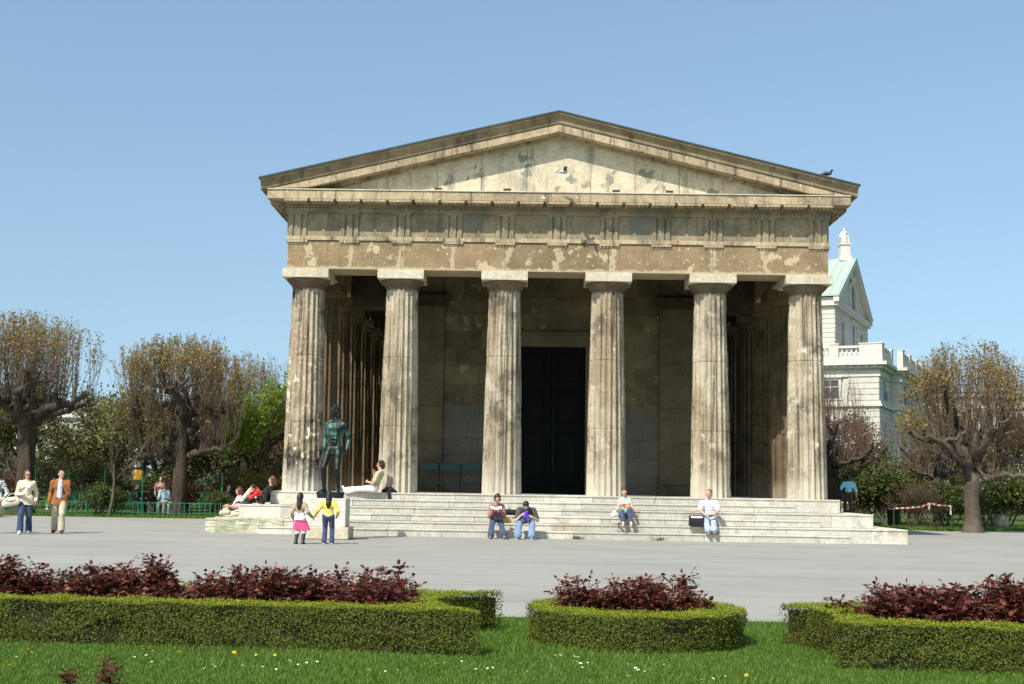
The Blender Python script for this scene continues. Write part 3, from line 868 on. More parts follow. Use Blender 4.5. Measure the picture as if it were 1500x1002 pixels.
    torso(B); arm(B, SHl, ELl, HL); arm(B, SHr, ELr, HR); leg(B, HPl, KNl, AKl); leg(B, HPr, KNr, AKr)
    B.rc(N-T*.03*s, HP(0,-.012,-.07), .056*s, .052*h_)
    B.el(HP(0,-.012,.018), np.array([.076,.096,.100])*h_, HM); B.el(HP(0,.018,-.055), np.array([.058,.066,.062])*h_, HM); B.rc(HP(0,.062,-.092), HP(0,.070,-.095), .022*h_, k=.02)
    B.rc(HP(0,.086,.012), HP(0,.108,-.026), .009*h_, .015*h_, k=.012); B.rc(HP(-.04,.078,.027), HP(.04,.078,.027), .014*h_, k=.015)
    for q in (-1, 1):
        B.el(HP(q*.078,-.008,-.008), np.array([.010,.024,.032])*h_, HM, k=.006); B.el(HP(q*.040,.064,-.028), np.array([.022,.02,.02])*h_, HM, k=.015)
    B.rc(HP(-.016,.088,-.058), HP(.016,.088,-.058), .009*h_, k=.008)
    pn_l = np.cross(HL-ELl, T); 
    hand(B, HL, (HL-ELl)+ (0 if fleft is None else W(fleft)*9), side if fleft is None else nrm(np.cross(W(fleft), U))+fr_*.001, grip_l, 1)
    hand(B, HR, (HR-ELr)+ (0 if fright is None else W(fright)*9), -side if fright is None else -nrm(np.cross(W(fright), U))+fr_*.001, grip_r, -1)
    fd = footd if isinstance(footd, (list,)) else [footd, footd]
    feet = []
    for (ak, dd, kn) in ((AKl, nrm(W(fd[0])), KNl), (AKr, nrm(W(fd[1])), KNr)):
        fu = nrm(kn-ak); fu = nrm(fu - dd*(fu@dd))
        he = ak-dd*.035*s-fu*.045*s; to = ak+dd*.15*s-fu*.058*s; mi = ak+dd*.07*s-fu*.04*s
        feet.append((ak, dd, fu, he, to, mi))
        B.rc(ak, he, .036*s, .034*s); B.rc(ak, mi, .036*s, .036*s); B.rc(mi-fu*.012*s, to+fu*.004*s, .034*s, .024*s, (fu, .8))
    if whole is not None:   # statue: body only
        return dict(root=root, B=B, HP=HP, HM=HM, h_=h_, s=s, N=N, P=P, T=T, side=side, fr=fr_, chest=chest, KN=(KNl, KNr), HPp=(HPl, HPr), AK=(AKl, AKr), SH=(SHl, SHr), EL=(ELl, ELr), HH=(HL, HR), feet=feet)
    obj('body', B.mesh('body', vox, skin(skinc)), root)
    E = SDF(.001)
    for q in (-1, 1): E.el(HP(q*.031,.081,.005), np.array([.013,.008,.007])*h_, HM)
    obj('eyes', E.mesh('eyes', .004, M_EYE), root)
    m_ = SDF(.001).rc(HP(-.017,.094,-.058), HP(.017,.094,-.058), .006*h_); obj('mouth', m_.mesh('mouth', .004, M_LIP), root)
    # ---- hair
    Hh = SDF(.02*h_)
    if hairstyle != 'bald':
        Hh.el(HP(0,-.026,.034), np.array([.086,.098,.098])*h_, HM)
        if hairstyle == 'short': Hh.el(HP(0,-.055,-.02), np.array([.076,.060,.075])*h_, HM)
        else: Hh.rc(HP(0,-.045,.0), HP(0,-.072,-.06), .084*h_, .07*h_)
        if hairstyle == 'bob':
            for q in (-1, 1): Hh.rc(HP(q*.062,-.015,.03), HP(q*.072,-.01,-.105), .034*h_, .032*h_)
            Hh.rc(HP(0,-.06,0), HP(0,-.075,-.11), .075*h_, .07*h_)
        if hairstyle == 'long':
            for q in (-1, 1): Hh.rc(HP(q*.055,-.02,.02), HP(q*.055,-.055,-.16), .04*h_, .035*h_)
            Hh.rc(HP(0,-.07,-.02), N-fr_*.105*s-T*.12*s, .078*h_, .075*h_); Hh.rc(N-fr_*.105*s-T*.10*s, N-fr_*.105*s-T*.22*s, .072*h_, .045*h_)
        if hairstyle == 'curly':
            g = np.random.default_rng(3)
            for k in range(34):
                v = nrm(g.normal(0, 1, 3)*np.array([1,1,1])); 
                if v[1] > .45 and v[2] < .5: continue
                if v[2] < -.6: continue
                Hh.el(HP(*(np.array([0,-.022,.028])+v*np.array([.08,.092,.095]))), np.array([.03,.03,.03])*h_, HM, k=.006)
        if hairstyle == 'bun': Hh.el(HP(0,-.10,.085), np.array([.045,.045,.045])*h_, HM)
        Hh.plane(HP(0,.068,.03), HM[1]*1.0+HM[2]*.0) if hairstyle in ('short', 'bun') else None
        obj('hair', Hh.mesh('hair', vox, hair, wob=.004), root)
    # ---- clothes
    if top is not None:
        C = SDF(.02*s); g = .016*s
        torso(C, g)
        if hem:
            for q in (-1, 0, 1): C.rc(P+T*.04*s+side*q*.06*s, P+side*q*.085*s-T*hem, .118*s*b+g, .125*s*b+g, (fr_, .92))
        C.trim(P-T*(hem if hem else .015*s), -T)
        C.trim(N+T*.012*s, T)
        if sleeve != 'none':
            fr0 = {'short': .72, 'half': 1.0, 'long': 1.93}[sleeve]
            for sh, e, w in ((SHl, ELl, HL), (SHr, ELr, HR)):
                if fr0 <= 1: C.rc(sh, sh+(e-sh)*fr0, .062*s*b+g, .058*s*b+g*.9)
                else: arm(C, sh, e, w, g, fr0)
            C.rc(N-T*.012*s-fr_*.012*s, N-T*.06*s, .064*s, .07*s+g)
        obj('shirt' if sleeve in ('short', 'half', 'none') else 'jacket', C.mesh('top', vox, top, wob=.0075*s), root)
    if legs is not None:
        C = SDF(.02*s); g = .014*s
        C.rc(P-side*.06*s*b, P+side*.06*s*b, .105*s*b+g*.6, None, (fr_, .9)); C.rc(P-side*.05*s*b+T*.07*s, P+side*.05*s*b+T*.07*s, .094*s*b+g*.5, None, (fr_, .86))
        fq = {'ankle': .97, 'calf': .8, 'knee': .25}[leghem]
        leg(C, HPl, KNl, AKl, g, .014*s+leg_flare, fq); leg(C, HPr, KNr, AKr, g, .014*s+leg_flare, fq)
        obj('trousers', C.mesh('trousers', vox, legs, wob=.0075*s), root)
    if skirt is not None:
        C = SDF(.02*s); kk = (KNl+KNr)/2
        for q, kn in ((-1, KNl), (0, kk), (1, KNr)): C.rc(P+T*.05*s+side*q*.045*s, P+(kn-P)*1.0+side*q*.045*s, .12*s, .155*s)
        C.rc(P+side*.05*s, P+(KNr-P)*1.02+side*.13*s-fr_*.03, .09*s, .09*s)
        C.plane(P+(kk-P)*1.02, -T); C.plane(P+T*.07*s, T)
        obj('skirt', C.mesh('skirt', vox, skirt, wob=.007*s), root)
    if shoes is not None:
        for (ak, dd, fu, he, to, mi) in feet:
            C = SDF(.012*s); g = .009*s
            C.rc(ak-fu*.02*s, he, .036*s+g, .036*s+g); C.rc(ak-fu*.02*s, mi, .034*s+g, .036*s+g); C.rc(mi-fu*.012*s, to+fu*.004*s, .036*s+g, .027*s+g, (fu, .8))
            C.plane(he-fu*.036*s, -fu)
            sh_ = obj('shoe', C.mesh('shoe', vox, shoes), root)
            if sole is not None:
                Q = SDF(.01); Q.rc(he-fu*.024*s, to-fu*.018*s, .045*s, .036*s, (fu, .42)); obj('sole', Q.mesh('sole', vox, sole), sh_)
    info = dict(root=root, HP=HP, HM=HM, h_=h_, s=s, N=N, P=P, T=T, side=side, fr=fr_, chest=chest, KN=(KNl, KNr), AK=(AKl, AKr), SH=(SHl, SHr), EL=(ELl, ELr), HH=(HL, HR), feet=feet, W=W, vox=vox, HPp=(HPl, HPr), U=U)
    return info

def part(info, name, S, mat, vox=None, wob=0):
    return obj(name, S.mesh(name, vox or info['vox'], mat, wob), info['root'])

def solid(name, loc, S, mat, label, cat, vox=.01, wob=0, group=None):
    """a thing of one organic mesh, S given relative to loc"""
    o = obj(name, S.mesh(name, vox, mat, wob), None, loc); return tag(o, label, cat, group)

F_DENIM = fabric('dark_denim', (.045,.065,.13)); F_JEANS = fabric('faded_denim', (.16,.25,.38)); F_LJEANS = fabric('pale_denim', (.34,.42,.52))
F_CREAM = fabric('cream_cotton', (.66,.58,.40)); F_WHITE = fabric('white_cotton', (.80,.79,.78)); F_BROWN = fabric('rust_suede', (.30,.115,.035))
F_KHAKI = fabric('khaki_cotton', (.50,.43,.30)); F_SHIRT = fabric('pale_blue_cotton', (.48,.58,.72)); F_BLACK = fabric('black_cotton', (.016,.016,.018))
F_GREY = fabric('charcoal_cotton', (.07,.07,.085)); F_YELLOW = fabric('yellow_fleece', (.78,.56,.10)); F_PINK = fabric('pink_cotton', (.78,.10,.26))
F_TAUPE = fabric('taupe_knit', (.33,.27,.17)); F_LILAC = fabric('pale_lilac_cotton', (.74,.70,.82)); F_PLAID = fabric('red_plaid', (.42,.17,.15), (.20,.11,.12))
F_GREEN = fabric('mint_green_cotton', (.22,.62,.34), (.55,.62,.50)); F_TEAL = fabric('light_teal_cotton', (.20,.48,.56)); F_RED = fabric('bright_red_cotton', (.70,.04,.04))
F_DBROWN = fabric('dark_brown_cotton', (.045,.028,.02)); F_OLIVE = fabric('beige_cotton_tee', (.44,.40,.27)); F_PRINT = fabric('black_and_white_print', (.7,.72,.72), (.02,.05,.05))
F_PURPLE = fabric('violet_cloth', (.11,.05,.42)); F_FLORAL = fabric('white_and_red_print', (.75,.76,.76), (.60,.12,.14)); F_OFFW = fabric('stone_coloured_cotton', (.62,.57,.48))
M_LEATHW = plain('cream_leather', (.72,.66,.52), .45, .4, 0, .1, 20); M_LEATHK = plain('black_leather', (.012,.012,.013), .4, .5, 0, .3, 25); M_SHOEW = plain('white_trainer', (.72,.70,.66), .6, .3, 0, .12, 40)
M_SHOEG = plain('grey_suede_shoe', (.17,.15,.13), .7, .3, 0, .2, 40); M_SHOEB = plain('brown_leather_shoe', (.06,.035,.022), .45, .45, 0, .2, 30); M_PAPER = plain('page_paper', (.85,.83,.78), .8, .2, 0, .05, 20)
M_GLASSK = plain('dark_lens', (.01,.01,.012), .15, .6); M_GOLD = plain('brass_buckle', (.5,.35,.12), .35, .5, .8)
def stripes(name, base, cols, freq):
    n = NT(name); w = n.n('ShaderNodeTexWave'); w.bands_direction = 'Z'; w.inputs['Scale'].default_value = freq; w.inputs['Distortion'].default_value = .3
    n.set(w.inputs['Vector'], n.pos())
    c = n.mix(n.ramp(w.outputs[1], .80, .90), base, cols[0])
    n.bump(n.noise(13, 3, .5), .3, .03)
    return n.out(c, .85, .2)
F_STRIPE = stripes('white_tee_with_thin_stripes', (.80,.80,.84), [(.34,.36,.60)], 3.2)

# ================= walking couple at the left
p = figure('person', 'woman in cream jacket, white top and dark jeans walking in sunglasses', (-13.72,-5.33,0), 18, 1.66, pel=(0,0,.86), neck=(0,.02,1.37), hd=(-.28,1,-.02),
    hl=(-.25,.03,.84), hr=(.02,.24,1.02), fl=(-.10,-.16,.085), fr=(.09,.20,.085), kl=(0,1,.1), kr=(0,1,0), footd=[(-.1,1,-.1),(.1,1,.06)], skinc=WARM, hair=M_HAIRR, hairstyle='bob',
    top=F_CREAM, hem=.12, legs=F_DENIM, shoes=M_SHOEW, sole=M_PAPER, sex='f', build=1.06, leg_flare=.02, el=(.3,-1,-.2), er=(.8,-.5,-.4))
S_ = SDF(.01); S_.rc(p['chest']+p['fr']*.10*p['s'], p['P']+p['T']*.06+p['fr']*.088, .062, .062, (p['fr'], .5)); part(p, 'inner_top', S_, F_WHITE, wob=.002)
S_ = SDF(.004); 
for q in (-1, 1): S_.el(p['HP'](q*.034,.094,.004), np.array([.027,.010,.019]), p['HM'])
S_.rc(p['HP'](-.02,.098,.010), p['HP'](.02,.098,.010), .005); part(p, 'sunglasses', S_, M_GLASSK, .004)
S_ = SDF(.012)
for q in (-1, 1): S_.rc(p['N']-p['T']*.02+p['fr']*.03+p['side']*q*.055, p['chest']+p['fr']*.11+p['side']*q*.07, .022, .016)
part(p, 'collar', S_, F_CREAM)
bag = empty('shoulder_bag', (-13.97,-5.62,.80), R(24), 'cream leather shoulder bag hanging on the arm of the woman in sunglasses', 'handbag')
S_ = SDF(.03); S_.rc((-.21,0,-.03),(.17,0,.03),.115,.105,((0,1,0),.55)); S_.rc((-.15,0,.05),(.13,0,.09),.09,.085,((0,1,0),.55)); obj('bag_body', S_.mesh('bag_body', .009, M_LEATHW, .003), bag)
m = MB(); m.tube([(-.16,-.0,.10),(-.12,-.01,.20),(.0,-.01,.27),(.12,-.01,.24),(.16,0,.12)], .011, 6); m.build('strap', M_LEATHW, bag, True)
bag.scale = (.74,.8,.86)
m = MB(); m.box(-.03,-.075,.03,.02,-.062,.07); m.build('buckle', M_GOLD, bag); m = MB(); m.tube([(-.22,-.066,.06),(-.05,-.074,.03),(.12,-.070,.09)], .008, 5); m.build('trim', M_SHOEB, bag)

p = figure('person', 'man in rust brown blazer and khaki trousers walking with a hand on his shoulder', (-13.12,-4.55,0), 14, 1.68, pel=(0,0,.87), neck=(0,.0,1.40), hd=(-.45,1,-.02),
    hl=(-.10,.17,1.26), hr=(.27,.03,.82), fl=(-.10,.17,.09), fr=(.12,-.16,.09), footd=[(-.15,1,.02),(.1,1,-.1)], skinc=WARM, hair=M_HAIRK, hairstyle='short', top=F_BROWN, hem=.14, legs=F_KHAKI,
    shoes=M_SHOEB, build=1.08, leg_flare=.02, el=(.45,-.3,-.8), er=(.1,-1,-.1))
S_ = SDF(.01); S_.rc(p['N']-p['T']*.03+p['fr']*.055, p['chest']+p['fr']*.098, .05, .062, (p['fr'], .5)); S_.rc(p['chest']+p['fr']*.098, p['P']+p['T']*.07+p['fr']*.105, .062, .07, (p['fr'], .45)); part(p, 'inner_shirt', S_, F_SHIRT, wob=.002)
S_ = SDF(.01); S_.rc(p['P']+p['T']*.045+p['fr']*.11-p['side']*.06, p['P']+p['T']*.045+p['fr']*.11+p['side']*.06, .024); part(p, 'belt', S_, M_LEATHK)
S_ = SDF(.012)
for q in (-1, 1): S_.rc(p['N']-p['T']*.02+p['fr']*.05+p['side']*q*.06, p['chest']-p['T']*.1+p['fr']*.12+p['side']*q*.062, .024, .014, (p['fr'], .6))
part(p, 'lapel', S_, F_BROWN)
o = empty('eyeglasses', (-13.42,-4.62,.70), R(20), 'pale folded eyeglasses hanging from the hand of the man in the rust blazer', 'glasses')
m = MB(); m.tube([(-.03,0,.06),(0,0,.02),(.0,0,-.06),(-.03,0,-.09)], .007, 5); m.build('frame', M_PAPER, o); m = MB(); m.box(-.035,-.004,-.09,.025,.004,-.05); m.build('lens', M_LEATHW, o)

p = figure('person', 'person in black and white patterned top cut off by the left edge of the photo', (-14.52,-5.2,0), -20, 1.66, pel=(0,0,.86), neck=(0,0,1.37), hd=(0,1,0),
    hl=(-.27,.10,.86), hr=(.26,.06,.88), fl=(-.09,.14,.085), fr=(.1,-.16,.085), skinc=WARM, hair=M_HAIRB, hairstyle='bob', top=F_PRINT, legs=F_OFFW, shoes=M_SHOEB, sex='f')

# ================= two girls hand in hand, seen from behind
p = figure('person', 'little girl with brown hair, pink skirt and black boots, back turned', (-6.14,-8.2,0), 168, 1.20, pel=(0,0,.60), neck=(0,0,.965), head=(0,.01,1.10), hd=(.15,1,0), hl=(-.17,.02,.57), hr=(.29,.05,.62),
    fl=(-.085,.0,.05), fr=(.085,.02,.05), skinc=PALE, hair=M_HAIRB, hairstyle='long', top=F_TAUPE, sleeve='long', legs=F_LILAC, leghem='knee', skirt=F_PINK, sex='f', hs=1.16, build=1.1, vox=.006)
S_ = SDF(.012); s_ = p['s']; S_.rc(p['P']+p['T']*.12*s_-p['side']*.05*s_, p['P']-p['T']*.02-p['side']*.065*s_, .115*s_, .135*s_); S_.rc(p['P']+p['T']*.12*s_+p['side']*.05*s_, p['P']-p['T']*.02+p['side']*.065*s_, .115*s_, .135*s_)
S_.plane(p['P']-p['T']*.045, -p['T']); part(p, 'blouse', S_, F_LILAC, wob=.003)
for (ak, dd, fu, he, to, mi), kn in zip(p['feet'], p['KN']):
    S_ = SDF(.012); S_.rc(ak+(kn-ak)*.85, ak, .070*s_, .058*s_); S_.rc(ak, he, .05*s_, .05*s_); S_.rc(ak, mi, .048*s_, .046*s_); S_.rc(mi-fu*.01, to, .046*s_, .036*s_); S_.plane(ak+(kn-ak)*.72, kn-ak); part(p, 'boot', S_, M_LEATHK)
p = figure('person', 'girl with long black hair in yellow sweatshirt and jeans, back turned', (-5.50,-8.0,0), 182, 1.27, pel=(0,0,.645), neck=(0,0,1.02), head=(.0,.03,1.155), hd=(.1,1,.12), hl=(-.34,.06,.63), hr=(.20,.10,.66),
    fl=(-.085,.0,.06), fr=(.095,.02,.06), skinc=WARM, hair=M_HAIRK, hairstyle='long', top=F_YELLOW, legs=F_DENIM, shoes=M_SHOEG, sole=M_PAPER, sex='f', hs=1.12, build=1.1, vox=.006, leg_flare=.012, er=(.5,-.8,-.3))
S_ = SDF(.01); s_ = p['s']; S_.rc(p['P']-p['side']*.055*s_+p['T']*.03, p['P']+p['side']*.055*s_+p['T']*.03, .127*s_, None, (p['fr'], .9)); S_.plane(p['P']+p['T']*.065, p['T']); S_.plane(p['P']-p['T']*.005, -p['T']); part(p, 'waistband', S_, fabric('pale_yellow_rib', (.82,.66,.26)))

# ================= sitters on the steps (sixth of the platform height per step)
ST = ZS/6
p = figure('person', 'woman in red plaid shirt and dark jeans reading a white book on the steps', (-1.63,-2.75,0), 4, 1.66, pel=(0,.0,2*ST+.12), neck=(0,.17,.93), head=(0,.30,1.09), hd=(0,.75,-.8),
    hl=(-.09,.42,.74), hr=(.10,.42,.74), fl=(-.17,.72,.085), fr=(.18,.66,.085), kl=(-.15,.6,1), kr=(.15,.6,1), skinc=WARM, hair=M_HAIRB, hairstyle='bob', top=F_PLAID, legs=F_DENIM, shoes=M_SHOEG, sole=M_SHOEG, sex='f',
    el=(.45,-.3,-1), footd=[(-.2,1,0),(.25,1,0)], leg_flare=.03, fleft=(.3,.8,.3), fright=(-.3,.8,.3))
bk = empty('book', (-1.64,-3.23,.79), R(4), 'open white paged book held by the woman in the plaid shirt', 'book')
m = MB(); m.add([(-.15,-.05,.04),(0,-.06,0),(0,.10,.05),(-.15,.11,.09),(-.15,-.058,.025),(0,-.068,-.016),(0,.092,.034),(-.15,.102,.075)], [(0,1,2,3),(7,6,5,4),(0,4,5,1),(1,5,6,2),(2,6,7,3),(3,7,4,0)]); m.build('page', M_PAPER, bk)
m = MB(); m.add([(.15,-.05,.04),(.002,-.06,0),(.002,.10,.05),(.15,.11,.09),(.15,-.058,.025),(.002,-.068,-.016),(.002,.092,.034),(.15,.102,.075)], [(3,2,1,0),(4,5,6,7),(1,5,4,0),(2,6,5,1),(3,7,6,2),(0,4,7,3)]); m.build('page', M_PAPER, bk)
m = MB(); m.add([(-.155,-.062,.018),(.155,-.062,.018),(0,-.075,-.026),(-.155,.108,.07),(.155,.108,.07),(0,.098,.028)], [(0,2,5,3),(2,1,4,5)]); m.build('cover', M_SHOEB, bk)

p = figure('person', 'man in charcoal tee and faded jeans sitting bent over a violet cloth', (-.80,-2.75,0), -3, 1.72, pel=(0,.0,2*ST+.12), neck=(.0,.36,.84), head=(0.0,.50,.90), hd=(0,.35,-1), hl=(-.16,.50,.60), hr=(.10,.52,.66),
    fl=(-.17,.62,.085), fr=(.20,.66,.085), kl=(-.25,.6,1), kr=(.25,.6,1), skinc=PALE, hair=M_HAIRK, hairstyle='short', top=F_GREY, sleeve='short', legs=F_JEANS, shoes=M_SHOEG, sole=M_PAPER, el=(.5,-.1,-.9),
    footd=[(-.15,1,0),(.2,1,0)], leg_flare=.035, build=1.08, fleft=(.8,.5,-.1), fright=(-.8,.5,-.1))
S_ = SDF(.015); S_.rc((.01,0,.10),(-.04,-.02,-.02),.05,.055); S_.rc((-.04,-.02,0),(.05,.0,-.12),.05,.035); S_.rc((0,.02,.05),(.06,0,-.02),.045)
solid('cloth', (-.82,-3.30,.62), S_, F_PURPLE, 'crumpled violet cloth in the hands of the man in the charcoal tee', 'cloth', .008, .006)
S_ = SDF(.03); S_.rc((-.17,0,.10),(.14,.02,.11),.085,.10,((0,0,1),.85)); S_.rc((-.2,-.02,.10),(-.05,0,.14),.05,.07)
solid('backpack', (-1.24,-2.30,ST*3), S_, F_BLACK, 'black rounded backpack lying on the step left of the man in charcoal', 'backpack', .01, .006)
bg_ = empty('shopping_bag', (-1.36,-2.55,ST*2+.0), R(10), 'small yellow and white carrier bag between the woman reading and the black backpack', 'bag')
S_ = SDF(.015); S_.rc((-.05,0,.05),(.06,.01,.05),.05,.045,((0,1,0),.7)); S_.rc((-.04,0,.12),(.05,.01,.12),.045,.04,((0,1,0),.6)); obj('bag_body', S_.mesh('bag_body', .008, plain('yellow_plastic', (.72,.46,.05), .45), .004), bg_)
S_ = SDF(.01); S_.rc((.12,0,.05),(.13,.0,.13),.035,.028,((1,0,0),.8)); obj('white_packet', S_.mesh('packet', .008, M_PAPER, .003), bg_)

p = figure('person', 'woman in mint green top and jeans sitting with knees drawn up on the steps', (1.99,-1.98,0), -6, 1.64, pel=(0.03,.06,4*ST-.13), neck=(.03,.06,1.16), head=(.05,.13,1.315), hd=(-.05,.9,-.45), hl=(-.12,.36,.91), hr=(.12,.34,.89),
    fl=(-.16,.66,2*ST+.075), fr=(.06,.72,2*ST+.075), kl=(-.05,.5,1), kr=(0,.5,1), skinc=PALE, hair=M_HAIRR, hairstyle='bun', top=F_GREEN, sleeve='none', legs=F_DENIM, leghem='calf', sex='f', el=(.4,-.2,-1), footd=[(-.1,1,-.05),(0,1,-.1)], fleft=(.6,.6,0), fright=(-.6,.6,0))
S_ = SDF(.01); S_.rc((-.05,0,.0),(.05,.01,.03),.026); S_.rc((-.02,0,.02),(.02,-.02,-.03),.022)
solid('phone_pouch', (1.90,-2.36,.93), S_, F_RED, 'small red pouch held by the woman in the mint green top', 'pouch', .006, .002)
S_ = SDF(.02); S_.rc((-.02,0,.08),(.06,.02,.09),.07,.06); S_.rc((0,0,.14),(.03,.02,.17),.045)
solid('carrier_bag', (1.66,-1.85,ST*4-.2), S_, M_PAPER, 'small white carrier bag beside the hip of the woman in the mint green top', 'bag', .008, .006)
for k, (x, y, r_) in enumerate(((1.74,-2.48,-25),(1.80,-2.41,-60))):
    o = empty('sandal', (x, y, ST*2+.01), R(r_), ('black flip flop lying nearest the step edge by the barefoot woman', 'black flip flop lying turned behind its pair by the barefoot woman')[k], 'sandal', 'flip flops on the step')
    S_ = SDF(.01); S_.rc((-.09,0,.02),(.1,0,.02),.036,.042,((0,0,1),.35)); obj('sole', S_.mesh('sole', .008, M_LEATHK), o)
    m = MB(); m.tube([(.0,-.035,.03),(.045,0,.06),(.0,.035,.03)], .008, 5); m.build('strap', M_LEATHK, o)

p = figure('person', 'man in white striped polo shirt and pale jeans sitting with head turned aside', (4.31,-1.98,0), -4, 1.72, pel=(0.0,.05,3*ST+.12), neck=(0,.10,1.13), head=(0,.14,1.30), hd=(.55,.95,-.05), hl=(-.10,.50,.72), hr=(.12,.50,.72),
    fl=(-.10,.84,ST+.10), fr=(.07,.78,ST+.10), kl=(-.35,.5,1), kr=(.35,.5,1), skinc=WARM, hair=M_HAIRL, hairstyle='short', top=F_STRIPE, sleeve='short', legs=F_LJEANS, shoes=M_SHOEG, el=(.9,-.2,-.2), footd=[(.1,1,-.35),(.0,1,-.35)], leg_flare=.02, build=1.08, fleft=(.7,.6,-.2), fright=(-.7,.6,-.2))
S_ = SDF(.01); S_.rc((-.05,0,0),(.05,0,.0),.03,.03,((0,0,1),.6)); solid('camera_case', (4.30,-2.53,.70), S_, M_LEATHK, 'small dark case held in the lap of the man in the striped polo', 'case', .006)
bg_ = empty('messenger_bag', (3.92,-2.42,ST*2), R(-6), 'black messenger bag with white top standing beside the man in the striped polo', 'bag')
S_ = SDF(.02); S_.rc((-.17,0,.06),(.17,0,.06),.06,.06,((0,1,0),.9)); S_.rc((-.16,0,.20),(.16,0,.20),.06,.06,((0,1,0),.9)); S_.rc((-.16,0,.13),(.17,0,.13),.065); S_.rc((-.19,0,.24),(-.2,0,.29),.02); S_.rc((.12,-.02,.02),(.2,-.03,.02),.03); obj('bag_body', S_.mesh('bag_body', .01, F_BLACK, .005), bg_)
S_ = SDF(.01); S_.rc((-.13,-.02,.245),(.14,-.02,.245),.03,.03,((0,1,0),.8)); obj('lining', S_.mesh('lining', .008, M_PAPER, .003), bg_)
m = MB(); m.tube([(-.2,.0,.28),(-.05,0,.31),(.1,0,.30),(.19,0,.27)], .012, 6); m.build('strap', F_BLACK, bg_, True)

# ================= man reclining against the second column; his dark jacket
p = figure('person', 'man in beige tee and white trousers reclining against a column in profile', (-5.26,-.86,ZS), -100, 1.72, pel=(.0,-.03,.115), neck=(0,-.20,.62), head=(.02,-.18,.80), hd=(-.05,1,.0), hl=(-.08,.16,.30), hr=(.06,.02,.55),
    fl=(-.05,.83,.04), fr=(.12,.87,-.06), kl=(0,.2,1), kr=(.1,.2,1), skinc=TAN, hair=M_HAIRB, hairstyle='curly', top=F_OLIVE, sleeve='short', legs=F_WHITE, shoes=M_SHOEW, el=(.6,-.6,-.5), er=(.5,-.4,-.8), footd=[(0,.5,1),(.1,.5,1)], leg_flare=.03, build=1.05)
S_ = SDF(.02); S_.rc((-.13,0,.05),(.12,.0,.07),.06,.055); S_.rc((-.05,0,.11),(.07,.02,.12),.06,.05); S_.rc((.12,-.02,.07),(.22,-.02,.02),.045,.03); S_.rc((0,-.06,.05),(.02,-.12,-.16),.05,.045); S_.rc((-.2,-.02,.03),(-.1,0,.04),.03,.05)
solid('jacket', (-4.82,-.72,ZS), S_, fabric('black_purple_wool', (.012,.009,.016)), 'dark crumpled jacket lying on the platform edge beside the reclining man', 'jacket', .01, .01)

# ================= trio at the left end of the platform
Z2 = ZS*2/3
p = figure('person', 'person with auburn hair in black top and pale trousers leaning back, one knee raised', (-8.50,-.90,Z2), -88, 1.66, pel=(.0,.06,.12), neck=(0,-.24,.52), head=(0,-.27,.70), hd=(.1,1,-.15), hl=(-.15,.10,.30), hr=(.20,.02,.28),
    fl=(-.02,.34,.08), fr=(.14,.62,.08), kl=(0,.2,1), kr=(0,.2,1), skinc=WARM, hair=M_HAIRR, hairstyle='bob', top=F_BLACK, hem=.05, legs=F_OFFW, shoes=M_LEATHK, footd=(0,1,0), vox=.009, fingers=True)
p = figure('person', 'person in bright red top slumped on the left platform step', (-8.50,-1.30,Z2), -75, 1.46, pel=(.05,-.10,.11), neck=(0,.10,.44), head=(-.10,.20,.46), hd=(-.3,.8,-.5), hl=(.10,.22,.30), hr=(-.08,.24,.34),
    fl=(-.08,.30,.07), fr=(.08,.26,.07), kl=(0,.5,1), kr=(0,.5,1), skinc=PALE, hair=M_HAIRB, hairstyle='short', top=F_RED, legs=F_BLACK, shoes=M_LEATHK, footd=(0,1,0), sex='f', vox=.009, fingers=True, el=(.8,.1,-.5))
p = figure('person', 'woman in white printed top with sunglasses sitting behind the person in red', (-9.40,.10,ZS/3), -62, 1.62, pel=(0,-.08,.12), neck=(0,-.03,.61), hd=(.6,1,-.1), hl=(-.15,.32,.30), hr=(.15,.34,.28), fl=(-.1,.56,-.30), fr=(.1,.52,-.30), kl=(0,.6,1), kr=(0,.6,1),
    skinc=WARM, hair=M_HAIRR, hairstyle='bob', top=F_FLORAL, sleeve='half', legs=F_OFFW, shoes=M_SHOEB, sex='f', vox=.009, fingers=True)
S_ = SDF(.004)
for q in (-1, 1): S_.el(p['HP'](q*.034,.094,.004), np.array([.027,.010,.019]), p['HM'])
part(p, 'sunglasses', S_, M_GLASSK, .004)
S_ = SDF(.02); S_.rc((-.1,0,.10),(.08,0,.12),.09,.08); S_.rc((-.05,0,.2),(.04,0,.22),.05,.05)
solid('tote_bag', (-9.66,-.40,ZS/3), S_, F_OLIVE, 'beige cloth bag beside the woman in the printed top', 'bag', .012, .006)
M_CHAIR = plain('green_enamel', (.03,.16,.075), .4, .4, 0, .2, 10)

# ================= person in teal at the right end of the platform
p = figure('person', 'person in light teal shirt and dark trousers with back turned at the right platform end', (9.46,3.0,Z2-.05), 175, 1.22*1.06, pel=(0,-.02,.62), neck=(.03,.0,1.0), hd=(.1,1,-.1), hl=(-.24,.12,.74), hr=(.27,.10,.55), fl=(-.09,.05,.06), fr=(.09,-.02,.06), skinc=WARM, hair=M_HAIRK,
    hairstyle='curly', top=F_TEAL, sleeve='half', legs=F_DBROWN, shoes=M_LEATHK, hs=1.1, build=1.1, vox=.0085)
S_ = SDF(.02); S_.rc((0,0,.25),(.02,0,.05),.07,.10,((0,1,0),.7)); S_.rc((0,0,.3),(-.0,.0,.42),.03,.02)
solid('satchel', (9.16,2.92,Z2+.42), S_, F_BLACK, 'black satchel hanging at the left arm of the person in teal', 'bag', .01, .004)

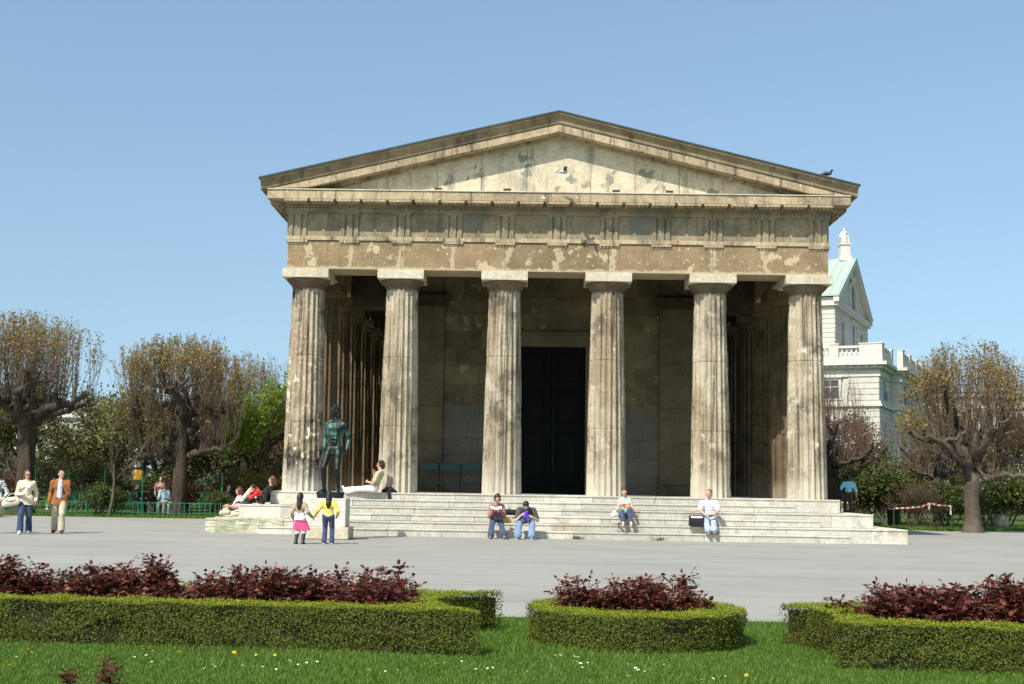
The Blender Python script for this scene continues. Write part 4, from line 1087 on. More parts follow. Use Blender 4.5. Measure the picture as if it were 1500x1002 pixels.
# ================= bronze athlete on stone pedestal
n = NT('bronze_patina')
sep = n.n('ShaderNodeSeparateXYZ'); n.set(sep.inputs[0], n.n('ShaderNodeNewGeometry').outputs['Normal'])
up = n.math('ADD', sep.outputs[2], n.math('MULTIPLY', n.math('SUBTRACT', n.noise(7, 6, .6), .5), 1.3))
c = n.mix(n.ramp(n.noise(6, 6, .6), .4, .65), (.010,.014,.013), (.017,.028,.025))
c = n.mix(n.ramp(n.noise(2.6, 5, .6, vec=n.mapped((1,1,.6), loc=(7.5,.3,2))), .54, .66), c, (.06,.145,.12))
c = n.mix(n.math('MULTIPLY', n.ramp(n.noise(4, 5, .6, vec=n.mapped((3,3,.3))), .60, .74), .6), c, (.09,.19,.155))
n.bump(n.noise(30, 5, .6), .25, .01)
M_BRONZE = n.out(c, .45, .4, .4)
ped = empty('statue_pedestal', (-5.86,-5.12,0), 0, 'plain white stone pedestal with wider base under the bronze statue', 'pedestal')
m = MB(); m.box(-.535,-.40,.31,.43,.42,1.035); m.build('shaft', M_STEP, ped, bevel=.012)
m = MB(); m.box(-.60,-.50,0,.53,.50,.308); m.build('base', stone('tan_plinth', (.58,.52,.40), (.5,.44,.33), (.3,.26,.2), island=0, grime=.3), ped, bevel=.02)
q = figure('bronze_statue', 'dark green bronze statue of a standing nude athlete looking left', (-5.80,-5.12,1.17), -4, 2.27, pel=(.035,0,1.13), neck=(.0,-.02,1.87), head=(.045,.02,2.11), hd=(.85,.75,-.02), hl=(-.305,.05,1.10), hr=(.285,.04,1.13),
    fl=(-.10,-.04,.10), fr=(.235,.12,.10), kl=(-.1,1,0), kr=(.3,1,0), footd=[(-.2,1,0),(.45,1,0)], el=(.25,-1,0), whole=1, sex='m', build=1.0, curl=.5, cat='statue')
B, s_, N_, T_, sd, fv, ch = q['B'], q['s'], q['N'], q['T'], q['side'], q['fr'], q['chest']
for k in (-1, 1):
    B.el(ch+T_*.02*s_+sd*k*.075*s_+fv*.065*s_, np.array([.085,.05,.062])*s_, np.stack([sd, fv, T_]), k=.012)       # pectorals
    B.el(N_-T_*.090*s_+sd*k*.172*s_, np.array([.058,.062,.075])*s_, np.stack([sd, fv, T_]), k=.03); B.rc(N_+T_*.05*s_+sd*k*.02*s_-fv*.015*s_, N_-T_*.065*s_+sd*k*.155*s_, .040*s_, .050*s_, k=.03)                  # deltoids
    B.el(ch-T_*.06*s_+sd*k*.125*s_-fv*.01*s_, np.array([.05,.07,.12])*s_, np.stack([sd, fv, T_]), k=.02)             # lats
    for j in range(3): B.el(q['P']+T_*(.13+.075*j)*s_+sd*k*.035*s_+fv*(.083+.004*j)*s_, np.array([.032,.022,.034])*s_, np.stack([sd, fv, T_]), k=.006)
    B.el(q['P']+T_*.07*s_+sd*k*.10*s_+fv*.02*s_, np.array([.045,.06,.05])*s_, np.stack([sd, fv, T_]), k=.015)        # obliques
    i = 0 if k < 0 else 1
    hp, kn, ak = q['HPp'][i], q['KN'][i], q['AK'][i]
    B.rc(hp+(kn-hp)*.2+fv*.03*s_, hp+(kn-hp)*.8+fv*.022*s_, .07*s_, .045*s_, k=.02); B.el(kn+fv*.035*s_, np.array([.035,.03,.04])*s_, k=.015)
    B.el(kn+(ak-kn)*.28-fv*.03*s_, np.array([.048,.05,.10])*s_, k=.02)
    B.el(q['SH'][i]+(q['EL'][i]-q['SH'][i])*.55+fv*.012*s_, np.array([.042,.046,.085])*s_, k=.02)
    B.rc(N_+T_*.06*s_+sd*k*.02*s_, N_-T_*.02*s_+sd*k*.10*s_, .03*s_, .035*s_, k=.02)
B.el(q['P']-T_*.10*s_+fv*.085*s_, np.array([.032,.034,.05])*s_, k=.012)
obj('body', B.mesh('body', .011, M_BRONZE), q['root'])
Hh = SDF(.01); g_ = np.random.default_rng(5)
for k in range(46):
    v = nrm(g_.normal(0, 1, 3))
    if v[1] > .5 and v[2] < .4: continue
    if v[2] < -.45: continue
    Hh.el(q['HP'](*(np.array([0,-.022,.028])+v*np.array([.074,.088,.088]))), np.array([.03,.03,.026])*q['h_'], q['HM'], k=.006)
obj('hair', Hh.mesh('hair', .009, M_BRONZE), q['root'])
for i, (ak, dd, fu, he, to, mi) in enumerate(q['feet']):
    c_ = ak+dd*.06; m = MB(); m.lathe([(.135,-.165),(.15,-.12),(.165,-.02),(.16,.0)], (c_[0], c_[1], .03), 20); m.build('foot_block', M_BRONZE, q['root'], True)
# ------------------------------------------------------------------ vegetation
M_BARK = stone('dark_bark', (.075,.058,.042), (.045,.035,.026), (.014,.011,.009), streak=.6, island=0, grime=.5, bump=1.0, streak_scale=(9,9,1.2), spot=0)
M_BARKG = stone('grey_bark', (.13,.105,.08), (.085,.068,.052), (.028,.022,.018), streak=.6, island=0, grime=.4, bump=1.0, streak_scale=(9,9,1.2))
M_TWIG = plain('twig_bark', (.15,.112,.08), .85, .2, 0, .3, 8)
M_TWIGR = plain('reddish_twig_bark', (.145,.085,.068), .85, .2, 0, .3, 8)
L_BUD = leaf_mat('orange_bud_leaves', [(.24,.15,.05),(.32,.205,.07),(.27,.225,.06),(.36,.25,.10),(.19,.19,.05)], .35)
L_BUDG = leaf_mat('yellow_green_bud_leaves', [(.22,.15,.04),(.20,.22,.05),(.26,.27,.07),(.15,.19,.03),(.30,.20,.06)], .35)
L_OLIVE = leaf_mat('olive_leaves', [(.07,.085,.02),(.12,.12,.03),(.09,.10,.025),(.15,.12,.04),(.06,.065,.02)], .3)
L_BROWN = leaf_mat('brown_buds', [(.12,.075,.04),(.09,.06,.035),(.15,.10,.05),(.10,.09,.035)], .3)
L_BRIGHT = leaf_mat('fresh_green_leaves', [(.17,.27,.03),(.25,.36,.05),(.14,.22,.022),(.30,.40,.08)], .5)
L_SHRUB = leaf_mat('shrub_leaves', [(.05,.085,.016),(.085,.12,.025),(.04,.062,.013),(.12,.145,.035),(.10,.085,.035)], .35)
L_REDB = leaf_mat('red_brown_shrub_leaves', [(.10,.035,.025),(.07,.03,.02),(.13,.06,.03),(.05,.04,.02)], .3)

def leaves(pts, size, mats, name, g, jit=.06, aspect=.55, up=0.0, nm=None, fold=False):
    """one small diamond per point, random orientation"""
    P = np.asarray(pts, float); n = len(P)
    d = g.normal(0, 1, (n, 3)); d[:, 2] += up
    d /= np.linalg.norm(d, axis=1)[:, None]
    e = g.normal(0, 1, (n, 3))
    if nm is not None: e = nm + e*.55     # leaf faces roughly outwards
    if nm is not None: d = d - (d*nm).sum(1)[:, None]*nm*.8
    w = np.cross(d, e); w /= np.maximum(np.linalg.norm(w, axis=1), 1e-6)[:, None]
    d /= np.maximum(np.linalg.norm(d, axis=1), 1e-6)[:, None]
    sz = size*g.uniform(.6, 1.3, n)[:, None]
    P = P + g.normal(0, jit, (n, 3))
    V = np.stack([P, P+d*sz*.45+w*sz*aspect*.5, P+d*sz, P+d*sz*.45-w*sz*aspect*.5], 1).reshape(-1, 3)
    F = np.arange(n*4).reshape(n, 4)
    return np_mesh(name, V, F, mats)

def tubes_np(paths, n=3):
    """many thin tapered twigs -> arrays"""
    Vs = []; Fs = []; base = 0
    for pts, rad in paths:
        pts = np.asarray(pts, float); k = len(pts)
        d = np.gradient(pts, axis=0); d /= np.maximum(np.linalg.norm(d, axis=1), 1e-9)[:, None]
        a = np.cross(d, np.array([.3, .9, .1])); a /= np.maximum(np.linalg.norm(a, axis=1), 1e-9)[:, None]; b = np.cross(d, a)
        t = np.arange(n)/n*2*math.pi
        ring = pts[:, None] + (a[:, None]*np.cos(t)[None, :, None] + b[:, None]*np.sin(t)[None, :, None])*np.asarray(rad)[:, None, None]
        Vs.append(ring.reshape(-1, 3))
        i = np.arange(k-1)[:, None]*n; j = np.arange(n)[None]; j2 = (j+1) % n
        Fs.append((np.stack([i+j, i+j2, i+n+j2, i+n+j], -1).reshape(-1, 4)+base)); base += k*n
    return np.concatenate(Vs), np.concatenate(Fs)

def wiggle(p0, p1, n, amp, g, r0, r1, knob=0.0):
    p0, p1 = np.array(p0, float), np.array(p1, float); L = np.linalg.norm(p1-p0)
    t = np.linspace(0, 1, n)[:, None]
    P = p0+(p1-p0)*t + g.normal(0, amp*L, (n, 3))*np.sin(math.pi*t)
    P[:, 2] += (np.sin(math.pi*t[:, 0])*(-.08*L))
    r = r0+(r1-r0)*t[:, 0]; r = r*np.where(g.random(n) < .3, g.uniform(1.15, 1.5, n), g.uniform(.8, 1.1, n))
    if knob: r[-1] = knob; r[-2] = max(r[-2], knob*.9)
    return P, r

def pollard(name, label, loc, seed, top, rad, trunk_h, r_trunk, limbs=None, nlimb=8, shoots=260, leaf=L_BUD, leafn=15, lsz=.094, twig=M_TWIG, bark=M_BARK, group=None, knots=3, lean=(0,0), flat=.5, twigr=.0095, dens_side=.14, spread=.28):
    g = np.random.default_rng(seed)
    root = empty(name, loc, 0, label, 'tree', group)
    m = MB()
    tp = [(0,0,-.1),(0,0,.12),(lean[0]*.15,lean[1]*.15,.5),(lean[0]*.4+g.normal(0,.04),lean[1]*.4,trunk_h*.5),(lean[0]*.8,lean[1]*.8,trunk_h*.82),(lean[0],lean[1],trunk_h)]
    tz = np.array([p[2] for p in tp]); zz = np.linspace(-.1, trunk_h, 26); ctr = np.stack([np.interp(zz, tz, [p[0] for p in tp]), np.interp(zz, tz, [p[1] for p in tp]), zz], 1)
    rr0 = np.interp(zz, tz, np.array([1.6,1.32,1.03,.95,1.02,.95])*r_trunk); na = 44; th_ = np.arange(na)/na*2*math.pi
    ph = g.uniform(0, 6, 8)
    rel = sum(.022*np.sin(th_[None]*k_+ph[k_ % 8]+zz[:,None]*(1.2+.5*(k_ % 3))*(1 if k_ % 2 else -1)) for k_ in (2,3,5,7,9)) + g.normal(0,.022,(26,na)) + .05*np.sin(th_[None]*5+ph[0])*np.exp(-np.maximum(zz[:,None],0)*3)
    for b_ in range(7):
        za, aa = g.uniform(.3, trunk_h), g.uniform(0, 6.28); rel = rel + .16*np.exp(-((zz[:,None]-za)/.12)**2-((np.angle(np.exp(1j*(th_[None]-aa))))/.35)**2)*g.uniform(.4,1)
    rad_t = rr0[:,None]*(1+rel); TV = np.stack([ctr[:,None,0]+rad_t*np.cos(th_), ctr[:,None,1]+rad_t*np.sin(th_), np.repeat(zz[:,None], na, 1)], -1).reshape(-1,3)
    ii = np.arange(25)[:,None]*na; jj = np.arange(na)[None]; j2_ = (jj+1) % na
    tr = obj('trunk', np_mesh('trunk', TV, np.stack([ii+jj, ii+j2_, ii+na+j2_, ii+na+jj], -1).reshape(-1,4), bark, True), root)
    # limbs
    LP = []
    if limbs is None:
        limbs = []
        for i in range(nlimb):
            a = 2*math.pi*(i+g.uniform(-.3,.3))/nlimb; rr = rad*g.uniform(.45,.85); z0 = trunk_h*g.uniform(.72,1.05)
            z1 = trunk_h + (top-trunk_h)*g.uniform(.0,.42)
            limbs.append([(lean[0],lean[1],z0), (rr*.5*math.cos(a)+lean[0]+g.normal(0,.2), rr*.5*math.sin(a)+lean[1], (z0+z1)/2-.1+g.normal(0,.15)), (rr*math.cos(a+.3)+lean[0], rr*math.sin(a+.3)+lean[1], z1)])
        limbs.append([(lean[0],lean[1],trunk_h*.9), (lean[0]+.15,lean[1],trunk_h+.5), (lean[0]-.1,lean[1]+.1,trunk_h+(top-trunk_h)*.4)])
    paths = []; knobs = []
    for pl in limbs:
        pl = [np.array(p, float) for p in pl]
        k = len(pl); r0 = r_trunk*g.uniform(.45,.6); r1 = r_trunk*g.uniform(.2,.27)
        acc = []; rad_ = []
        for i in range(k-1):
            a = r0+(r1-r0)*i/(k-1); b = r0+(r1-r0)*(i+1)/(k-1)
            P, r = wiggle(pl[i], pl[i+1], 7, .055, g, a, b)
            if i < k-2: P, r = P[:-1], r[:-1]
            acc.append(P); rad_.append(r)
        P = np.concatenate(acc); r = np.concatenate(rad_); r[-1] = r1*1.5; r[-2] = r1*1.25
        paths.append((P, r)); knobs.append((P[-1], r1*1.4)); 
        for j in range(knots):      # side limbs with swollen knuckles
            i = g.integers(len(P)//3, len(P)); q = P[i]
            a = g.uniform(0, 2*math.pi); L = rad*g.uniform(.14,.34)
            e = q+np.array([math.cos(a)*L, math.sin(a)*L, g.uniform(.0,.5)*L+.1])
            p2, r2 = wiggle(q, e, 5, .10, g, r[i]*.65, r1*.55, r1*.95)
            paths.append((p2, r2)); knobs.append((p2[-1], r1)); knobs.append((p2[2], r1*.7))
        knobs.append((P[len(P)*2//3], r1)); knobs.append((P[len(P)//2], r1))
    V, F = tubes_np(paths, 8)
    crown = obj('crown', np_mesh('crown', V, F, bark, True), root)
    # upright shoots
    K = np.array([k[0] for k in knobs]); tw = []; lp = []
    cx, cy = lean
    for s_ in range(shoots):
        p = K[g.integers(len(K))] + g.normal(0, .06, 3)
        rr = math.hypot(p[0]-cx, p[1]-cy)
        out = np.array([p[0]-cx, p[1]-cy, 0])/max(rr, .3)
        L = 0
        tx_ = p[0]+out[0]*g.uniform(-.05,.5)*spread*3+g.normal(0, spread); ty_ = p[1]+out[1]*g.uniform(-.05,.5)*spread*3+g.normal(0, spread)
        re = math.hypot(tx_-cx, ty_-cy)/rad
        zt = trunk_h*.9 + (top-trunk_h*.9)*math.sqrt(max(.06, 1-min(re, 1)**2*(1-flat*.5)))*g.uniform(.80,1.03)
        if g.random() < dens_side: zt = p[2] + (zt-p[2])*g.uniform(.3,.8)
        if zt < p[2]+.3: zt = p[2]+g.uniform(.2,.7)
        e = np.array([tx_, ty_, zt]); n_ = 5; t = np.linspace(0,1,n_)[:,None]
        P = p+(e-p)*t; bow = (1-t)*t*np.array([out[0], out[1], 0])*g.uniform(.1,.6); P = P+bow+g.normal(0,.018,(n_,3))*t
        tw.append((P, np.linspace(twigr, twigr*.4, n_)*g.uniform(.8,1.3)))
        if g.random() < .55:
            i = g.integers(1, 3); e2 = P[i]+(P[-1]-P[i])*g.uniform(.5,.9)+g.normal(0,.16,3); tw.append((np.stack([P[i], (P[i]+e2)/2+g.normal(0,.03,3), e2]), np.array([.7,.5,.35])*twigr)); lp.append(np.repeat(e2[None], max(1, leafn//3), 0))
        f = np.clip(g.beta(4,1.2,leafn),0,1); lp.append(p+(e-p)*f[:,None]+(1-f[:,None])*f[:,None]*np.array([out[0],out[1],0])*.3)
    V, F = tubes_np(tw, 3)
    obj('twigs', np_mesh('twigs', V, F, twig), crown)
    if leafn:
        obj('foliage', leaves(np.concatenate(lp), lsz, leaf, 'foliage', g, .045, .6, .5), crown)
    return root

def branchy(name, label, loc, seed, h, r0, leaf, lsz, lpt, spread=.65, depth=4, twig=M_TWIG, bark=M_BARKG, group=None, cat='tree', trunk_h=.35, nch=4, upb=.35, shrub=False, lj=.16, stems=1):
    g = np.random.default_rng(seed)
    root = empty(name, loc, 0, label, cat, group)
    big = []; small = []; tips = []
    def rec(p, d, L, r, k):
        n_ = 4; e = p+d*L; t = np.linspace(0,1,n_)[:,None]
        P = p+(e-p)*t+g.normal(0,L*.05,(n_,3))*np.sin(math.pi*t); e = P[-1]
        (big if k < (1 if shrub else 2) else small).append((P, np.linspace(r, r*.62, n_)))
        if k >= depth:
            tips.append(e); tips.append(P[2]); tips.append(P[1]); return
        if k >= 2: tips.append(P[2])
        for c in range(nch if k else nch+1):
            v = nrm(d + g.normal(0, spread, 3) + np.array([0,0,upb])); q = P[-1] if c < nch-1 else P[2]
            rec(q, v, L*g.uniform(.55,.8), r*.55, k+1)
    for s_ in range(stems):
        d0 = nrm(np.array([g.normal(0,.06+.28*(stems>1)), g.normal(0,.06+.28*(stems>1)), 1]))
        rec(np.array([g.normal(0,.12)*(stems>1), g.normal(0,.12)*(stems>1), -.05]), d0, h*trunk_h, r0, 0)
    V, F = tubes_np(big, 7); tr = obj('stems' if shrub else 'trunk', np_mesh('trunk', V, F, bark, True), root)
    V, F = tubes_np(small, 3); cr = obj('crown', np_mesh('crown', V, F, twig), root)
    if lpt:
        T_ = np.repeat(np.array(tips), lpt, 0)
        obj('foliage', leaves(T_, lsz, leaf, 'foliage', g, lj, .6, .1), cr)
    return root

Z6 = lambda zx, zy, y=0: ((zx/3.456+150-260)*.02685, y, 1.45+(706.5-(zy/3.456+480))*.02685)
limbsA = [[Z6(385,560),Z6(320,515,-.4),Z6(250,490,-.7),Z6(160,460,-.9)],
          [Z6(390,500),Z6(350,395,-.3),Z6(330,330,-.4),Z6(290,290,-.5)],
          [Z6(380,480),Z6(290,395,.3),Z6(190,415,.6),Z6(155,395,.7),Z6(160,340,.7),Z6(95,352,.8)],
          [Z6(395,520),Z6(300,300,.9),Z6(215,300,1.2),Z6(140,270,1.4)],
          [Z6(410,500),Z6(430,430,-.3),Z6(400,330,-.5)],
          [Z6(420,540),Z6(490,475,-.5),Z6(560,440,-.8)],
          [Z6(410,520),Z6(470,480,1.2),Z6(520,400,2.0)],
          [Z6(365,690),Z6(300,650,-.5),Z6(240,670,-.8),Z6(165,668,-1.0)],
          [Z6(370,640),Z6(310,600,.8),Z6(220,600,1.3)],
          [Z6(420,660),Z6(500,640,-.6),Z6(600,615,-.9)],
          [Z6(415,600),Z6(500,600,1.2),Z6(560,560,1.9)],
          [Z6(390,480),Z6(400,420,1.2),Z6(390,350,2.2)],[Z6(390,480),Z6(420,400,-1.2),Z6(380,340,-2.0)]]
pollard('pollard_tree', 'big gnarled pollard tree with thick dark trunk and upright budding twigs left of the temple', (-14.4,12.3,0), 11, 7.15, 3.5, 4.0, .275, limbs=limbsA, shoots=640, leaf=L_BUD, leafn=15, group='pollarded chestnut trees', knots=2, flat=.9)
pollard('pollard_tree', 'leftmost pollard tree with heavy black limbs and orange budding crown at the photo edge', (-20.2,11.4,0), 23, 7.9, 3.6, 3.9, .33, nlimb=9, shoots=560, leaf=L_BUD, leafn=15, group='pollarded chestnut trees', knots=3, flat=.9)
pollard('pollard_tree', 'thinner pollard tree standing further back between the big pollard and the green tree', (-13.3,19.2,0), 31, 7.2, 3.2, 3.1, .21, nlimb=9, shoots=380, leaf=L_BUD, leafn=8, group='pollarded chestnut trees', knots=2, flat=.8)
limbsR = [[(0,0,2.1),(-.5,-.3,2.9),(-1.1,-.4,3.9),(-1.4,-.3,4.6)],[(0,0,2.2),(.1,-.2,3.2),(.5,-.3,4.3),(.5,-.3,5.0)],[(0,0,2.1),(.6,.1,2.5),(1.4,.0,2.6),(2.2,.1,2.9)],[(.0,0,2.0),(-.3,.4,3.2),(-.2,.8,4.3)],
          [(0,0,2.3),(.8,.3,3.4),(1.4,.4,4.3)],[(0,0,2.3),(-1.0,.5,3.3),(-2.0,.8,3.7)],[(0,0,2.4),(-1.2,-.8,3.2),(-2.1,-1.1,3.6)],[(0,0,2.5),(.3,-1.0,3.4),(.2,-1.6,4.2)],[(.1,0,1.9),(1.0,-.4,2.2),(1.7,-.7,2.1)],[(0,0,2.4),(.6,1.0,3.4),(.7,1.7,4.2)],[(0,0,2.6),(-.7,0,4.2),(-.9,.1,5.0)]]
pollard('pollard_tree', 'stout pollard tree with orange budding crown standing alone at the right edge of the square', (15.65,9.6,0), 47, 7.15, 3.35, 2.2, .275, limbs=limbsR, shoots=600, leaf=L_BUD, leafn=13, group='pollarded chestnut trees', knots=2, bark=M_BARKG, flat=.15, spread=.34)
pollard('pollard_tree', 'bare reddish pollard tree beside the right corner column in front of the white theatre', (12.35,17.5,0), 53, 6.8, 1.9, 2.7, .24, nlimb=7, shoots=260, leaf=L_BROWN, leafn=4, twig=M_TWIGR, bark=M_BARK, group='pollarded chestnut trees', knots=2, lsz=.05, flat=.9)
pollard('pollard_tree', 'low bare pollard tree with clawlike knobbed limbs in front of the theatre corner', (15.2,24,0), 59, 5.2, 1.6, 2.9, .20, nlimb=8, shoots=120, leaf=L_BROWN, leafn=3, twig=M_TWIGR, bark=M_BARK, group='pollarded chestnut trees', knots=2, lsz=.05, flat=.9)
pollard('pollard_tree', 'slim pollard tree with grey trunk behind the barrier tape', (17.2,18.6,0), 61, 5.6, 2.2, 2.4, .16, nlimb=7, shoots=200, leaf=L_BUDG, leafn=7, bark=M_BARKG, group='pollarded chestnut trees', knots=2, flat=.5)
branchy('maple_tree', 'bright fresh green tree beside the left corner column', (-12.0,16.6,0), 5, 5.3, .12, L_BRIGHT, .15, 7, depth=4, trunk_h=.36, spread=.42, lj=.20)
# background trees on the left: three kinds, each standing tree is its own copy
ga = [('background_tree', 4.6, L_OLIVE, M_TWIG), ('background_tree', 5.4, L_BROWN, M_TWIGR), ('background_tree', 4.2, L_OLIVE, M_TWIG)]
bt = [branchy(nm_, 'tree', (0,0,0), 70+i, h_, .12, lf, .13, 5, depth=4, twig=tw_, group='bare trees behind the pollards', trunk_h=.34, lj=.2) for i, (nm_, h_, lf, tw_) in enumerate(ga)]
spots = [(-21.5,22,0,'olive twiggy tree behind the leftmost pollard'),(-19.3,24,1,'reddish brown bare tree behind the gap between the two left pollards'),(-17.6,20,2,'low olive tree just right of the leftmost pollard'),(-16.2,27,1,'bare brown tree seen under the limbs of the big pollard'),
         (-23.5,31,2,'olive tree far behind the walking woman'),(-20.0,34,0,'olive tree far behind the walking man'),(-17.0,36,1,'brown tree far behind the big pollard trunk'),(-14.5,31,0,'olive tree behind the thinner pollard'),(-26.5,27,1,'bare brown tree at the far left edge'),(-18.4,29,2,'olive tree in the gap behind the rust blazer man'),(-22.3,26,0,'broad olive tree left of the gap between the left pollards'),(-15.6,23,1,'reddish bare tree just behind the big pollard trunk'),(-12.8,27,2,'olive tree behind the bright green tree'),(-24.6,22,2,'olive tree behind the leftmost pollard trunk'),
         (20.2,30,1,'bare brown tree behind the slim pollard on the right'),(23.6,33,0,'olive twiggy tree behind the stout right pollard'),(18.4,36,0,'olive tree behind the barrier tape shrubs'),(26.0,30,1,'bare brown tree at the far right edge')]
used = set()
for x, y, k, lab in spots:
    o = bt[k] if k not in used else copy_tree(bt[k]); used.add(k)
    o.location = (x, y, -.02); o.rotation_euler.z = random.uniform(0, 6.28); sc_ = random.uniform(1.15, 1.4); o.scale = (sc_, sc_, sc_*random.uniform(.9, 1.05)); o['label'] = lab
# saplings and shrubs
branchy('sapling', 'thin sapling with sparse yellow green leaves left of the big pollard', (-16.7,10.9,0), 81, 4.6, .07, L_BUDG, .11, 4, depth=3, trunk_h=.45, spread=.5, group='saplings')
sh = [branchy('shrub', 's', (0,0,0), 90+i, h_, .03, lf, sz, lp_, depth=3, twig=M_TWIG, group='shrubs behind the square', cat='shrub', trunk_h=.42, shrub=True, stems=st, lj=.12, spread=.55) for i, (h_, lf, sz, lp_, st) in enumerate(((1.7,L_SHRUB,.10,7,4),(1.3,L_REDB,.08,7,4),(2.4,L_OLIVE,.10,6,5),(2.2,L_BROWN,.06,3,6)))]
used = set()
for x, y, k, s_, lab in [(-17.4,11.6,0,.7,'green shrub behind the walking man'),(-18.2,16,1,.9,'red brown shrub behind the walking couple'),(-16.0,17,1,1.0,'red brown shrub below the yellow sign'),(-15.1,16.4,1,.9,'red brown shrub left of the big pollard trunk'),(-13.9,17.5,1,1.0,'red brown shrub right of the big pollard trunk'),
      (-12.4,15.5,2,.9,'tall olive shrub between the pollard trunks'),(-12.7,11.8,0,.55,'small green shrub by the left end of the steps'),(-16.4,19.5,0,1.1,'green shrub under the yellow sign'),(-19.8,15,2,1.0,'olive shrub at the far left'),(-22.0,15,1,1.1,'red brown shrub at the left photo edge'),(-11.9,18.5,2,1.0,'olive shrub beneath the bright green tree'),
      (14.6,17.0,0,1.3,'fresh green shrub right of the person in teal'),(15.9,19.8,2,1.1,'olive shrub behind the barrier tape'),(15.0,14.6,3,.85,'bare thin shrub in front of the barrier tape'),(17.0,16.2,3,.9,'bare shrub beside the slim pollard trunk'),(18.3,15.4,0,1.15,'dense green shrub just right of the stout pollard trunk'),(16.2,15.4,0,1.0,'dense green shrub just left of the stout pollard trunk'),(19.8,17.5,0,1.35,'dense green shrub at the right photo edge'),(13.2,20.5,2,1.1,'olive shrub behind the person in teal'),(20.4,21.0,2,1.3,'olive shrub behind the grey stone at the right edge'),(17.6,22.0,0,1.4,'tall green shrub behind the slim pollard')]:
    o = sh[k] if k not in used else copy_tree(sh[k]); used.add(k)
    o.location = (x, y, -.02); o.rotation_euler.z = random.uniform(0, 6.28); o.scale = (s_*1.15, s_*1.15, s_); o['label'] = lab
# far-off wood that reads as one mass
g = np.random.default_rng(99); pts = []; twg = []
for (xa, xb, y0, zt, n_) in ((-75,-14,48,3.9,5200),(-90,-18,66,5.2,5200),(19,75,52,4.0,4200),(26,95,70,5.4,4200)):
    x = g.uniform(xa, xb, n_); z = zt*(.55+.45*np.sin(x*.9)*np.sin(x*.37+1))*g.beta(1.6,1.1,n_)+g.uniform(0,.9,n_)*(g.random(n_)<.5)
    pts.append(np.stack([x, y0+g.normal(0,2.2,n_), z], 1))
    for k in range(260):
        xx = g.uniform(xa, xb); yy = y0+g.normal(0,2); tz = zt*g.uniform(.6,1.1); twg.append((np.array([[xx,yy,0],[xx+g.normal(0,.2),yy,tz*.5],[xx+g.normal(0,.5),yy,tz]]), np.array([.09,.06,.02])))
fw_ = obj('distant_wood', leaves(np.concatenate(pts), .62, leaf_mat('distant_leaves', [(.055,.06,.02),(.09,.075,.035),(.07,.08,.022),(.10,.07,.045)], .25), 'distant_wood', g, .1, .7)); fw_['kind'] = 'stuff'; fw_['label'] = 'brown and olive mass of far trees and bushes'
V, F = tubes_np(twg, 4); ft_ = obj('distant_trunks', np_mesh('distant_trunks', V, F, M_BARKG), fw_)

# ------------------------------------------------------------------ clipped box hedges
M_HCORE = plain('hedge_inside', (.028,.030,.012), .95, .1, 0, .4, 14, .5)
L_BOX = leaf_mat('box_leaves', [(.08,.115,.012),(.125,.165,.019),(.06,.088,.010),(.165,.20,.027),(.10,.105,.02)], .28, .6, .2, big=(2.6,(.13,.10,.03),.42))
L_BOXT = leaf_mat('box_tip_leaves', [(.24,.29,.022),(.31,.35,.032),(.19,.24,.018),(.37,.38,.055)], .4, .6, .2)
def in_poly(P, poly):
    x, y = P[:,0], P[:,1]; r = np.zeros(len(P), bool); n = len(poly)
    for i in range(n):
        x0, y0 = poly[i]; x1, y1 = poly[(i+1) % n]
        c = ((y0 > y) != (y1 > y)) & (x < (x1-x0)*(y-y0)/((y1-y0) or 1e-12)+x0); r ^= c
    return r
def poly_offset(poly, d):
    n = len(poly); out = []
    A = sum(poly[i][0]*poly[(i+1)%n][1]-poly[(i+1)%n][0]*poly[i][1] for i in range(n)); sg = 1 if A > 0 else -1
    for i in range(n):
        p0, p, p1 = (Vector(poly[j % n]) for j in (i-1, i, i+1)); a = (p-p0).normalized(); b = (p1-p).normalized()
        nn = Vector((a.y+b.y, -a.x-b.x))*sg; nn = nn.normalized() if nn.length > 1e-6 else Vector((a.y,-a.x))*sg
        out.append((p.x+nn.x*d, p.y+nn.y*d))
    return out
M_RSTEMG = plain('pale_box_stem', (.23,.18,.12), .8, .2, 0, .3, 20)
